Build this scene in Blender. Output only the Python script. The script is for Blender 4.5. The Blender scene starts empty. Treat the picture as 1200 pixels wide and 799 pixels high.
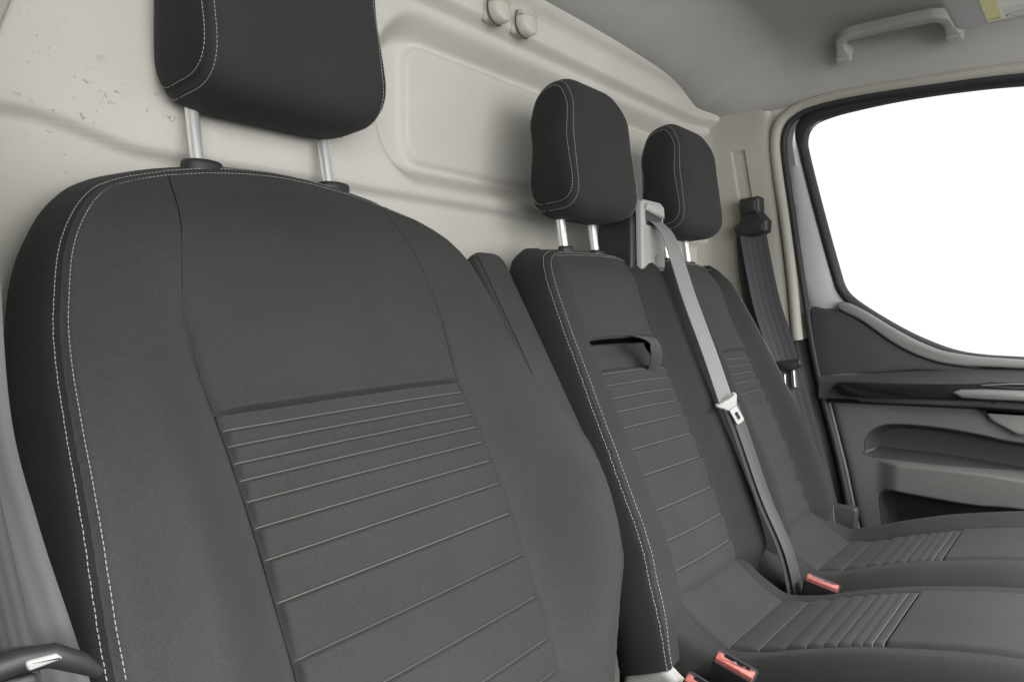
import bpy, bmesh, math, random
import numpy as np
from mathutils import Vector, Matrix

random.seed(7)
rng = np.random.default_rng(7)
scene = bpy.context.scene
COL = scene.collection

# ------------------------------------------------------------------ materials
def new_mat(name, base, rough=0.6, metal=0.0, spec=0.5, sheen=0.0, coat=0.0):
    m = bpy.data.materials.new(name)
    m.use_nodes = True
    p = m.node_tree.nodes['Principled BSDF']
    p.inputs['Base Color'].default_value = (*base, 1)
    p.inputs['Roughness'].default_value = rough
    p.inputs['Metallic'].default_value = metal
    p.inputs['Specular IOR Level'].default_value = spec
    p.inputs['Sheen Weight'].default_value = sheen
    p.inputs['Sheen Roughness'].default_value = 0.5
    p.inputs['Coat Weight'].default_value = coat
    return m, m.node_tree, p

def tex_coord(nt, scale=1.0):
    g = nt.nodes.new('ShaderNodeNewGeometry')
    return g.outputs['Position']

def add_bump(nt, p, height_socket, strength, dist, prev=None):
    b = nt.nodes.new('ShaderNodeBump')
    b.inputs['Strength'].default_value = strength
    b.inputs['Distance'].default_value = dist
    nt.links.new(height_socket, b.inputs['Height'])
    if prev is not None:
        nt.links.new(prev, b.inputs['Normal'])
    nt.links.new(b.outputs['Normal'], p.inputs['Normal'])
    return b.outputs['Normal']

def noise(nt, co, scale, detail=2.0, rough=0.5):
    n = nt.nodes.new('ShaderNodeTexNoise')
    n.inputs['Scale'].default_value = scale
    n.inputs['Detail'].default_value = detail
    n.inputs['Roughness'].default_value = rough
    nt.links.new(co, n.inputs['Vector'])
    return n.outputs['Fac']

def mix_color(nt, fac, c1, c2, p, lo=0.35, hi=0.65):
    r = nt.nodes.new('ShaderNodeValToRGB')
    r.color_ramp.elements[0].position = lo
    r.color_ramp.elements[1].position = hi
    r.color_ramp.elements[0].color = (*c1, 1)
    r.color_ramp.elements[1].color = (*c2, 1)
    nt.links.new(fac, r.inputs['Fac'])
    nt.links.new(r.outputs['Color'], p.inputs['Base Color'])
    return r

def fabric(name, base, var=0.17, weave=0.6):
    m, nt, p = new_mat(name, base, rough=0.80, spec=0.16, sheen=0.035)
    co = tex_coord(nt)
    f0 = noise(nt, co, 9, 4); f1 = noise(nt, co, 520, 3, 0.7)
    ad = nt.nodes.new('ShaderNodeMix'); ad.data_type = 'FLOAT'; ad.inputs[0].default_value = 0.68
    nt.links.new(f0, ad.inputs[2]); nt.links.new(f1, ad.inputs[3]); f = ad.outputs[0]
    c1 = tuple(c * (1 - var) for c in base)
    c2 = tuple(c * (1 + var) for c in base)
    mix_color(nt, f, c1, c2, p)
    n1 = noise(nt, co, 1500, 1)
    nn = add_bump(nt, p, n1, weave, 0.0006)
    n2 = noise(nt, co, 34, 3)
    nn = add_bump(nt, p, n2, 0.07, 0.006, nn)
    n3 = noise(nt, co, 11, 4)
    add_bump(nt, p, n3, 0.10, 0.012, nn)
    return m

M = {}
M['fabric'] = fabric('seat_fabric', (0.043, 0.043, 0.0422))
M['insert'] = fabric('seat_insert_fabric', (0.0415, 0.0415, 0.0405))
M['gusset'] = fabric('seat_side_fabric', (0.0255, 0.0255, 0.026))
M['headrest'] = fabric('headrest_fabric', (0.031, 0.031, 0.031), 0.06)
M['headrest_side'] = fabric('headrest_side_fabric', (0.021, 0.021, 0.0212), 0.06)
M['bench_fabric_shaded'] = fabric('shaded_bolster_fabric', (0.0325, 0.0325, 0.032))  # seat fabric darkened: shade on bolsters turned from the light put into colour
M['thread'], nt, p = new_mat('grey_thread', (0.30, 0.292, 0.28), 0.7)
M['seam_lit'], nt, p = new_mat('seam_lit', (0.135, 0.132, 0.126), 0.6)  # rib line with the light caught on its fold put into the colour
M['seam_black'], nt, p = new_mat('seam_black', (0.010, 0.010, 0.010), 0.8)
M['seam_dim'], nt, p = new_mat('seam_dim', (0.085, 0.085, 0.082), 0.7)  # same rib line where less light catches, dimmer in colour
M['seam_dark'], nt, p = new_mat('seam_dark', (0.03, 0.03, 0.03), 0.7)
M['black'], nt, p = new_mat('black_plastic', (0.022, 0.022, 0.024), 0.5)
add_bump(nt, p, noise(nt, tex_coord(nt), 900, 2), 0.15, 0.0006)
M['rubber'], nt, p = new_mat('rubber_seal', (0.018, 0.018, 0.019), 0.65)
add_bump(nt, p, noise(nt, tex_coord(nt), 300, 2), 0.1, 0.0006)
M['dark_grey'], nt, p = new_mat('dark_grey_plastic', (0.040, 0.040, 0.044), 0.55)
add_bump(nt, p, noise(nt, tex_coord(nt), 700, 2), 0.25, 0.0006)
M['door_grey'], nt, p = new_mat('door_grey_plastic', (0.088, 0.087, 0.084), 0.6)
add_bump(nt, p, noise(nt, tex_coord(nt), 700, 2), 0.25, 0.0006)
M['ledge_grey'], nt, p = new_mat('ledge_grey_plastic', (0.17, 0.17, 0.165), 0.42)
add_bump(nt, p, noise(nt, tex_coord(nt), 700, 2), 0.2, 0.0005)
M['light_grey'], nt, p = new_mat('light_grey_plastic', (0.38, 0.38, 0.36), 0.45)
add_bump(nt, p, noise(nt, tex_coord(nt), 600, 2), 0.1, 0.0005)
M['gloss'], nt, p = new_mat('gloss_black', (0.008, 0.008, 0.010), 0.12, spec=0.6, coat=0.5)
M['silver'], nt, p = new_mat('satin_silver', (0.50, 0.49, 0.48), 0.33, metal=0.85)
M['chrome'], nt, p = new_mat('chrome', (0.95, 0.95, 0.95), 0.28, metal=0.72)
add_bump(nt, p, noise(nt, tex_coord(nt), 120, 2), 0.06, 0.001)
M['red'], nt, p = new_mat('red_plastic', (0.62, 0.13, 0.10), 0.45)
mix_color(nt, noise(nt, tex_coord(nt), 160, 3), (0.34, 0.095, 0.078), (0.42, 0.14, 0.118), p)
M['paint'], nt, p = new_mat('silver_paint', (0.46, 0.47, 0.48), 0.35, metal=0.25)

def cream(name, base, rough=0.62, bump=0.3, scuffs=False):
    m, nt, p = new_mat(name, base, rough, spec=0.35)
    co = tex_coord(nt)
    f = noise(nt, co, 5, 5, 0.6)
    r = mix_color(nt, f, tuple(c * 0.94 for c in base), tuple(c * 1.04 for c in base), p, 0.3, 0.7)
    nn = add_bump(nt, p, noise(nt, co, 650, 2), bump, 0.0006)
    nn = add_bump(nt, p, noise(nt, co, 28, 3), 0.10, 0.006, nn)
    if scuffs:
        # small pits and scratches rubbed into the panel behind the driver
        v = nt.nodes.new('ShaderNodeTexNoise')
        v.inputs['Scale'].default_value = 150; v.inputs['Detail'].default_value = 3
        v.inputs['Roughness'].default_value = 0.6; v.inputs['Distortion'].default_value = 0.8
        nt.links.new(co, v.inputs['Vector'])
        cl = noise(nt, co, 9, 3)
        sx = nt.nodes.new('ShaderNodeSeparateXYZ'); nt.links.new(co, sx.inputs[0])
        def mr(sock, a, b):
            q = nt.nodes.new('ShaderNodeMapRange'); q.interpolation_type = 'SMOOTHSTEP'
            q.inputs['From Min'].default_value = a; q.inputs['From Max'].default_value = b
            nt.links.new(sock, q.inputs['Value']); return q.outputs[0]
        def mul(a, b):
            q = nt.nodes.new('ShaderNodeMath'); q.operation = 'MULTIPLY'
            nt.links.new(a, q.inputs[0]); nt.links.new(b, q.inputs[1]); return q.outputs[0]
        mask = mul(mr(sx.outputs['X'], 0.24, 0.32), mr(sx.outputs['X'], 0.56, 0.42))
        mask = mul(mask, mr(cl, 0.40, 0.60))
        pit = mul(mr(v.outputs['Fac'], 0.655, 0.74), mask)
        mx = nt.nodes.new('ShaderNodeMix'); mx.data_type = 'RGBA'
        nt.links.new(pit, mx.inputs['Factor'])
        nt.links.new(r.outputs['Color'], mx.inputs[6])
        mx.inputs[7].default_value = (base[0] * .74, base[1] * .72, base[2] * .70, 1)
        nt.links.new(mx.outputs[2], p.inputs['Base Color'])
        b = nt.nodes.new('ShaderNodeBump'); b.inputs['Strength'].default_value = 0.7
        b.inputs['Distance'].default_value = 0.002; b.invert = True
        nt.links.new(pit, b.inputs['Height']); nt.links.new(nn, b.inputs['Normal'])
        nt.links.new(b.outputs['Normal'], p.inputs['Normal'])
    return m
M['bulkhead'] = cream('bulkhead_plastic', (0.52, 0.508, 0.462), scuffs=True)
M['pillar'] = cream('pillar_plastic', (0.36, 0.35, 0.306))
M['hook'] = cream('hook_plastic', (0.50, 0.485, 0.43), 0.45, 0.05)
M['headliner'] = cream('headliner_cloth', (0.37, 0.365, 0.347), 0.9, 0.5)
M['handle_grey'] = cream('handle_plastic', (0.38, 0.375, 0.355), 0.5, 0.1)
M['visor'] = cream('visor_vinyl', (0.40, 0.395, 0.385), 0.6, 0.2)

def webbing(name, base):
    m, nt, p = new_mat(name, base, 0.55, spec=0.4, sheen=0.1)
    uv = nt.nodes.new('ShaderNodeUVMap')
    w = nt.nodes.new('ShaderNodeTexWave'); w.wave_type = 'BANDS'; w.bands_direction = 'X'
    w.inputs['Scale'].default_value = 1.5; w.inputs['Distortion'].default_value = 0.4
    nt.links.new(uv.outputs[0], w.inputs['Vector'])
    mix_color(nt, w.outputs['Fac'], tuple(c*.89 for c in base), tuple(c*1.06 for c in base), p, 0.1, 0.9)
    nn = add_bump(nt, p, w.outputs['Fac'], 0.2, 0.001)
    w2 = nt.nodes.new('ShaderNodeTexWave'); w2.bands_direction = 'Y'
    w2.inputs['Scale'].default_value = 260
    nt.links.new(uv.outputs[0], w2.inputs['Vector'])
    add_bump(nt, p, w2.outputs['Fac'], 0.10, 0.0003, nn)
    return m
M['web_grey'] = webbing('grey_webbing', (0.20, 0.21, 0.205))
M['web_mid'] = webbing('mid_grey_webbing', (0.125, 0.125, 0.125))
M['web_near'] = webbing('near_webbing', (0.105, 0.105, 0.105))
M['web_low'] = webbing('low_grey_webbing', (0.05, 0.05, 0.05))
M['web_dark'] = webbing('dark_webbing', (0.055, 0.055, 0.062))
M['web_black'] = webbing('black_webbing', (0.035, 0.035, 0.037))
M['label_white'], nt, p = new_mat('label_paper', (0.72, 0.73, 0.66), 0.5)
M['label_yellow'], nt, p = new_mat('label_yellow', (0.66, 0.62, 0.25), 0.5)
M['label_ink'], nt, p = new_mat('label_ink', (0.16, 0.16, 0.15), 0.5)
M['label_grey'], nt, p = new_mat('label_grey_ink', (0.50, 0.51, 0.46), 0.5)
M['floor'], nt, p = new_mat('floor_mat', (0.03, 0.03, 0.03), 0.8)
add_bump(nt, p, noise(nt, tex_coord(nt), 80, 3), 0.4, 0.004)
def glass_mat():
    m = bpy.data.materials.new('window_glass'); m.use_nodes = True
    nt = m.node_tree; nt.nodes.clear()
    out = nt.nodes.new('ShaderNodeOutputMaterial')
    t = nt.nodes.new('ShaderNodeBsdfTransparent'); t.inputs[0].default_value = (0.96, 0.975, 0.97, 1)
    g = nt.nodes.new('ShaderNodeBsdfGlossy'); g.inputs['Roughness'].default_value = 0.02
    fr = nt.nodes.new('ShaderNodeFresnel'); fr.inputs[0].default_value = 1.3
    mx = nt.nodes.new('ShaderNodeMixShader')
    nt.links.new(fr.outputs[0], mx.inputs[0]); nt.links.new(t.outputs[0], mx.inputs[1])
    nt.links.new(g.outputs[0], mx.inputs[2]); nt.links.new(mx.outputs[0], out.inputs[0])
    return m
M['glass'] = glass_mat()

# ------------------------------------------------------------------ object helpers
def tag(o, label, cat, group=None):
    o['label'] = label; o['category'] = cat
    if group: o['group'] = group
    return o

def thing(name, label, cat, loc, group=None):
    o = bpy.data.objects.new(name, None)
    o.empty_display_size = 0.05
    COL.objects.link(o); o.location = loc
    return tag(o, label, cat, group)

def base_of(parent):
    v = Vector((0, 0, 0))
    while parent is not None:
        v += Vector(parent.location); parent = parent.parent
    return v

def obj(name, verts, faces, mat, parent=None, smooth=True, uvs=None, sharp=None, loc=None):
    """verts in world coordinates; the object keeps its parent's origin (or loc)"""
    org = base_of(parent) if parent is not None else Vector(loc or (0, 0, 0))
    me = bpy.data.meshes.new(name)
    me.from_pydata([(v[0] - org.x, v[1] - org.y, v[2] - org.z) for v in verts], [], [tuple(f) for f in faces])
    if uvs is not None:
        ul = me.uv_layers.new(name='UVMap')
        for lp in me.loops:
            ul.data[lp.index].uv = uvs[lp.vertex_index]
    me.validate(); me.update()
    if smooth:
        me.polygons.foreach_set('use_smooth', [True] * len(me.polygons))
    mats = mat if isinstance(mat, (list, tuple)) else [mat]
    for m in mats: me.materials.append(m)
    o = bpy.data.objects.new(name, me); COL.objects.link(o)
    if parent is not None: o.parent = parent
    else: o.location = org
    if sharp: 
        me.set_sharp_from_angle(angle=math.radians(sharp))
    return o

def obj_bm(name, bm, mat, parent=None, smooth=True, sharp=None, loc=None):
    bmesh.ops.recalc_face_normals(bm, faces=bm.faces)
    vs = [tuple(v.co) for v in bm.verts]; bm.verts.index_update()
    fs = [[v.index for v in f.verts] for f in bm.faces]
    bm.free()
    return obj(name, vs, fs, mat, parent, smooth, sharp=sharp, loc=loc)

class MB:
    def __init__(s): s.v = []; s.f = []
    def grid(s, P, flip=False, closed=False):
        n, m = len(P), len(P[0]); b = len(s.v)
        for r in P: s.v.extend([tuple(map(float, q)) for q in r])
        mm = m if closed else m - 1
        for i in range(n - 1):
            for j in range(mm):
                j2 = (j + 1) % m
                q = (b + i*m + j, b + i*m + j2, b + (i+1)*m + j2, b + (i+1)*m + j)
                s.f.append(q[::-1] if flip else q)
        return b
    def fan(s, ring, c, flip=False):
        b = len(s.v); s.v.extend([tuple(map(float, q)) for q in ring]); s.v.append(tuple(map(float, c)))
        n = len(ring)
        for i in range(n):
            q = (b + i, b + (i+1) % n, b + n)
            s.f.append(q[::-1] if flip else q)
    def build(s, name, mat, parent=None, smooth=True, sharp=None, weld=False, loc=None):
        if weld:
            bm = bmesh.new()
            vs = [bm.verts.new(v) for v in s.v]
            for f in s.f:
                try: bm.faces.new([vs[i] for i in f])
                except ValueError: pass
            bmesh.ops.remove_doubles(bm, verts=bm.verts, dist=1e-5)
            return obj_bm(name, bm, mat, parent, smooth, sharp, loc)
        return obj(name, s.v, s.f, mat, parent, smooth, sharp=sharp, loc=loc)

def tube(pts, r, n=14, caps=True, mb=None):
    mb = mb or MB(); pts = [Vector(p) for p in pts]
    rs = r if isinstance(r, (list, tuple)) else [r] * len(pts)
    rings = []; prev = None
    for i, p in enumerate(pts):
        t = (pts[min(i+1, len(pts)-1)] - pts[max(i-1, 0)]).normalized()
        a = prev if prev is not None else (Vector((1, 0, 0)) if abs(t.x) < .8 else Vector((0, 1, 0)))
        u = (a - t * a.dot(t)).normalized(); prev = u
        w = t.cross(u)
        rings.append([p + (u*math.cos(k*2*math.pi/n) + w*math.sin(k*2*math.pi/n)) * rs[i] for k in range(n)])
    mb.grid(rings, closed=True)
    if caps:
        mb.fan(rings[0], pts[0], True); mb.fan(rings[-1], pts[-1])
    return mb

def smooth01(t):
    t = np.clip(t, 0, 1); return t*t*(3-2*t)

def hermite(xs, ys):
    xs = np.array(xs, float); ys = np.array(ys, float)
    d = np.zeros_like(ys); h = np.diff(xs); s = np.diff(ys)/h
    d[0] = s[0]; d[-1] = s[-1]
    for i in range(1, len(xs)-1):
        if s[i-1]*s[i] <= 0: d[i] = 0
        else:
            w1 = 2*h[i]+h[i-1]; w2 = h[i]+2*h[i-1]
            d[i] = (w1+w2)/(w1/s[i-1]+w2/s[i])
    def f(x):
        x = np.asarray(x, float); i = np.clip(np.searchsorted(xs, x)-1, 0, len(xs)-2)
        hh = xs[i+1]-xs[i]; t = np.clip((x-xs[i])/hh, 0, 1)
        return ((2*t**3-3*t**2+1)*ys[i] + (t**3-2*t**2+t)*hh*d[i] + (-2*t**3+3*t**2)*ys[i+1] + (t**3-t**2)*hh*d[i+1])
    return f

def curve(pts):
    """pts: (v, a, b)"""
    v = [p[0] for p in pts]
    fa = hermite(v, [p[1] for p in pts]); fb = hermite(v, [p[2] for p in pts])
    return lambda x: (fa(x), fb(x))

def prism(outline, to3, depth, bevel=0.004, seg=3, back=True):
    """outline: 2D points; to3(p, q, d): maps to world, d measured towards the viewer side. One solid plate with a rounded front edge."""
    n = len(outline)
    P = np.array(outline, float)
    area = 0.5*np.sum(P[:,0]*np.roll(P[:,1],-1)-np.roll(P[:,0],-1)*P[:,1])
    if area < 0: P = P[::-1]
    T = np.roll(P,-1,0)-P; T /= np.maximum(np.linalg.norm(T,axis=1),1e-9)[:,None]
    Nn = np.stack([T[:,1],-T[:,0]],1)            # outward
    V = Nn+np.roll(Nn,1,0); V /= np.maximum(np.linalg.norm(V,axis=1),1e-6)[:,None]
    c = np.clip(np.sum(V*Nn,1), .45, 1); V = V/c[:,None]
    rings = []
    rings.append((P, 0.0))
    for k in range(seg+1):
        a = k/seg*math.pi/2
        rings.append((P - V*bevel*(1-math.cos(a)), depth-bevel+bevel*math.sin(a)))
    mb = MB()
    R = [[to3(p[0], p[1], d) for p in Q] for Q, d in rings]
    mb.grid(R, closed=True)
    b = len(mb.v); mb.v.extend([tuple(map(float, q)) for q in R[-1]]); mb.f.append(tuple(range(b, b+n)))
    if back:
        b = len(mb.v); mb.v.extend([tuple(map(float, q)) for q in R[0]]); mb.f.append(tuple(range(b, b+n))[::-1])
    return mb

def plate(name, outline, to3, depth, mat, parent, bevel=0.004, seg=3, sharp=40, loc=None):
    mb = prism(outline, to3, depth, bevel, seg)
    return mb.build(name, mat, parent, True, sharp, weld=True, loc=loc)

def round_poly(pts, rad, n=6):
    """fillet the corners of a polygon; rad: number or list"""
    out = []; N = len(pts)
    for i in range(N):
        p = Vector(pts[i]); a = Vector(pts[i-1]); b = Vector(pts[(i+1) % N])
        r = rad[i] if isinstance(rad, (list, tuple)) else rad
        d1 = (a-p); d2 = (b-p); l1, l2 = d1.length, d2.length; d1.normalize(); d2.normalize()
        ang = math.acos(max(-1, min(1, d1.dot(d2))))
        t = min(r/max(math.tan(ang/2), 1e-3), l1*.49, l2*.49)
        s, e = p+d1*t, p+d2*t
        for k in range(n+1):
            u = k/n
            q = s*(1-u)**2 + p*2*u*(1-u) + e*u*u
            out.append((q.x, q.y))
    return out

def resample(P, step):
    P = np.array(P, float); L = np.r_[0, np.cumsum(np.linalg.norm(np.diff(P, axis=0), axis=1))]
    s = np.arange(0, L[-1], step)
    return np.stack([np.interp(s, L, P[:, k]) for k in range(3)], 1), s

def stitches(mb, P, pitch=0.0045, duty=0.74, r=0.00055, lift=0.0003, nrm=None):
    """thread dashes along a 3D line"""
    P = np.array(P, float); L = np.r_[0, np.cumsum(np.linalg.norm(np.diff(P, axis=0), axis=1))]
    def at(s): return Vector([float(np.interp(s, L, P[:, k])) for k in range(3)])
    s = 0.0
    while s + pitch < L[-1]:
        a, b = at(s), at(s+pitch*duty); m = (a+b)/2
        tube([a, a*.7+b*.3, a*.3+b*.7, b], [r*.55, r, r, r*.55], 5, True, mb)
        s += pitch*random.uniform(.96, 1.04)

# ------------------------------------------------------------------ seats: quilted sheets
def ucols(w, n, edge=(0.0015, 0.003, 0.005, 0.008, 0.011)):
    base = [i/n for i in range(n+1)]
    for e in edge:
        if e < w*.4: base += [e/w, 1-e/w]
    return np.array(sorted(set(round(x, 5) for x in base)))

class Sheet:
    """strips between neighbouring curves, each row at one v; pos(a,b,h) lifts a point h off the sheet"""
    def __init__(s, curves, vs, pos, height, widths, ncol=26):
        s.curves = curves; s.vs = vs; s.pos = pos; s.h = height
        s.G = []
        ab = [c(vs) for c in curves]
        s.ab = ab
        for i in range(len(curves)-1):
            u = ucols(widths[i], ncol)[None, :]
            a = ab[i][0][:, None]*(1-u)+ab[i+1][0][:, None]*u
            b = ab[i][1][:, None]*(1-u)+ab[i+1][1][:, None]*u
            w = np.hypot(ab[i+1][0]-ab[i][0], ab[i+1][1]-ab[i][1])[:, None]
            a2, b2, h = height(i, u+0*a, a, b, w, vs[:, None]+0*a)
            s.G.append(np.stack(pos(a2, b2, h), -1))
    def edge(s, left=True):
        return s.G[0][:, 0] if left else s.G[-1][:, -1]
    def inner_line(s, d, left=True):
        """line parallel to an outer edge, d metres inside"""
        out = []
        G = s.G[0] if left else s.G[-1][:, ::-1]
        for r in G:
            L = np.r_[0, np.cumsum(np.linalg.norm(np.diff(r, axis=0), axis=1))]
            if L[-1] < d*1.05: continue
            out.append([np.interp(d, L, r[:, k]) for k in range(3)])
        return out

def vrows(lo, hi, step, lines):
    vs = list(np.arange(lo, hi, step)) + [hi]
    for b in lines:
        for d in (-.0075, -.005, -.0035, -.0022, -.0012, -.0004, .0004, .0012, .0022, .0035, .005):
            vs.append(b+d)
    return np.array(sorted(v for v in set(np.round(vs, 6)) if lo <= v <= hi))

def ribs_height(b, lines, end, A=0.0055):
    """puffed ribs between stitched lines: each rises steeply under its upper line and falls off to the next"""
    L = sorted(lines)[::-1] + [end]
    h = np.zeros_like(b)
    for k in range(len(L)-1):
        top, bot = L[k], L[k+1]
        t = (top-b)/(top-bot)
        w = top-bot
        rise = np.clip(0.0045/w, .05, .35)
        amp = A*min(1.0, 0.55+w/0.06)
        p = smooth01(t/rise)*(1-0.80*np.clip((t-rise)/(1-rise), 0, 1)**1.6)
        # soft fold into the lower line
        p = p*np.sqrt(np.clip((1-t)/0.05, 0, 1))
        h = np.where((t >= 0) & (t <= 1), amp*p, h)
    return h

def outline_normals(ab):
    T = np.gradient(ab, axis=0)
    # smooth
    for _ in range(6):
        T[1:-1] = (T[:-2]+2*T[1:-1]+T[2:])/4
    T /= np.maximum(np.linalg.norm(T, axis=1), 1e-9)[:, None]
    return np.stack([-T[:, 1], T[:, 0]], 1)

def back_frame(org, th):
    s, c = math.sin(th), math.cos(th)
    def pos(a, b, h):
        a = np.asarray(a, float); b = np.asarray(b, float); h = np.asarray(h, float)
        return (org[0]+a, org[1]+b*s-h*c, org[2]+b*c+h*s)
    return pos

# ------------------------------------------------------------------ generic seat back
def make_back(root, org, th, curves, widths, vs, height, arch, prof, ribsplit, panels, mats, pitch=0.0045, rst=0.0005, seams={}, top_bulge=0.6, stitch_all=True):
    """panels: {strip index: [(part name, v from, v to, material)]}; every other strip goes into the backrest mesh"""
    pos = back_frame(org, th)
    def hh(i, u, a, b, w, v):
        b2 = b + arch(i, u, a, v)
        return a, b2, height(i, u, a, b2, w, v)
    sh = Sheet(curves, vs, pos, hh, widths)
    G = sh.G; nS = len(G)
    # recover outline data
    def ab_of(i, col):
        u = ucols(widths[i], 26)
        A = sh.ab[i][0][:, None]*(1-u)+sh.ab[i+1][0][:, None]*u
        B = sh.ab[i][1][:, None]*(1-u)+sh.ab[i+1][1][:, None]*u
        W = np.hypot(sh.ab[i+1][0]-sh.ab[i][0], sh.ab[i+1][1]-sh.ab[i][1])[:, None]
        a, b, h = hh(i, u[None, :]+0*A, A, B, W, vs[:, None]+0*A)
        return a, b, h
    aL, bL, hL = [x[:, 0] for x in ab_of(0, 0)]
    aR, bR, hR = [x[:, -1] for x in ab_of(nS-1, -1)]
    AB = [np.stack([aL, bL], 1)]; H = [hL]; F = [G[0][:, 0]]
    for i in range(1, nS-1):
        a, b, h = ab_of(i, 0)
        AB.append(np.stack([a[-1], b[-1]], 1)); H.append(h[-1]); F.append(G[i][-1])
    AB.append(np.stack([aR, bR], 1)[::-1]); H.append(hR[::-1]); F.append(G[-1][::-1, -1])
    AB, H, F = np.concatenate(AB), np.concatenate(H), np.concatenate(F)
    keep = [0]
    for i in range(1, len(F)):
        if np.linalg.norm(F[i]-F[keep[-1]]) > 0.0012: keep.append(i)
    F, AB, H = F[keep], AB[keep], H[keep]
    sl_ = np.r_[0, np.cumsum(np.linalg.norm(np.diff(F, axis=0), axis=1))]
    sn = np.linspace(0, sl_[-1], int(sl_[-1]/.0035))
    F = np.stack([np.interp(sn, sl_, F[:, k]) for k in range(3)], 1)
    AB = np.stack([np.interp(sn, sl_, AB[:, k]) for k in range(2)], 1); H = np.interp(sn, sl_, H)
    sm = AB.copy()
    for _ in range(30): sm[1:-1] = (sm[:-2]+2*sm[1:-1]+sm[2:])/4
    nrm = outline_normals(sm)
    # backrest shell: bolster strips
    mb = MB()
    for i in range(nS):
        if i not in panels: mb.grid(G[i])
    back = mb.build('backrest', mats['main'], root)
    for i, (lines, n_lit) in seams.items():
        for k, L in enumerate(sorted(lines)[::-1]):
            j = int(np.argmin(np.abs(vs-(L-.0004))))
            row = G[i][j][1:-1]
            row = row + np.array([0, -math.cos(th), math.sin(th)])*.0004
            tube([row[q] for q in range(0, len(row))], [.00055]*len(row), 5).build('rib_seam', M['seam_lit'] if k < n_lit else M['seam_dim'], back)  # upper rib lines coloured paler, standing in for light on the folds
    Nv = np.array([0, -math.cos(th), math.sin(th)])
    for i in panels:
        for col in (0, -1):
            edge_ = G[i][:, col]
            pts_ = [q + Nv*.0002 for q in edge_[::2]]
            n_ = len(pts_)
            tube(pts_, [.0010*(1-.75*float(smooth01((k/n_-.80)/.12))) for k in range(n_)], 6).build('panel_seam', M['seam_black'], back)
    for i, lst in panels.items():
        for (nm, v0, v1, mat) in lst:
            sel = np.where((vs >= v0-1e-9) & (vs <= v1+1e-9))[0]
            p = MB(); p.grid(G[i][sel]); p.build(nm, mat, back)
    # gusset
    g = MB(); rows = []
    topk = 1+top_bulge*np.clip((nrm[:, 1]-.2)/.8, 0, 1)**1.5
    for (o, k) in prof:
        oo = np.maximum(o, 0)*(1+(topk-1)*smooth01((k-.006)/.03)) + min(o, 0)
        rows.append(np.stack(pos(AB[:, 0]+nrm[:, 0]*oo, AB[:, 1]+nrm[:, 1]*oo, H-k), -1))
    rows[0] = F
    g.grid(rows)
    # rear face: from the last row straight across
    last = rows[-1]; c = last.mean(0)
    m = len(last)
    half = m//2
    L = last[:half]; Rr = last[::-1][:half]
    g.grid([L, Rr])
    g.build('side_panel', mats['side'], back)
    # stitching: one line inside the seam, one outside on the gusset
    st = MB()
    off = 0.0048
    inner = []
    for q, nn, hq, f in zip(AB, nrm, H, F):
        inner.append(q - nn*off)
    inner = np.array(inner)
    # height of the inner line by nearest grid point
    allp = np.concatenate([x.reshape(-1, 3) for x in G])
    I0 = np.stack(pos(inner[:, 0], inner[:, 1], H), -1)
    N = np.array([0, -math.cos(th), math.sin(th)])
    I = []
    Uv = np.array([0, math.sin(th), math.cos(th)])
    PA = np.stack([allp[:, 0]-org[0], (allp-np.array(org)) @ Uv], 1)
    PH = (allp-np.array(org)) @ N
    for q in inner:
        d2 = ((PA-q)**2).sum(1)
        j = np.argpartition(d2, 6)[:6]
        w = 1/(d2[j]+1e-8)
        I.append(np.stack(pos(q[0], q[1], (PH[j]*w).sum()/w.sum()+0.0004), -1))
    I = np.array(I)
    for _ in range(3):
        I[1:-1] = (I[:-2]+2*I[1:-1]+I[2:])/4
    # outer line on the gusset
    pr = np.array(prof); Lp = np.r_[0, np.cumsum(np.linalg.norm(np.diff(pr, axis=0), axis=1))]
    oo, kk = np.interp(off, Lp, pr[:, 0]), np.interp(off, Lp, pr[:, 1])
    O = np.stack(pos(AB[:, 0]+nrm[:, 0]*(oo+.0004), AB[:, 1]+nrm[:, 1]*(oo+.0004), H-kk), -1)
    if stitch_all:
        stitches(st, I, pitch, r=rst); stitches(st, O, pitch, r=rst)
    else:
        k = int(np.argmax(AB[:, 0] > .19)); stitches(st, I[:k], pitch, r=rst); stitches(st, O[:k], pitch, r=rst)
    st.build('stitching', M['thread'], back)
    return back, pos, G

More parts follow.
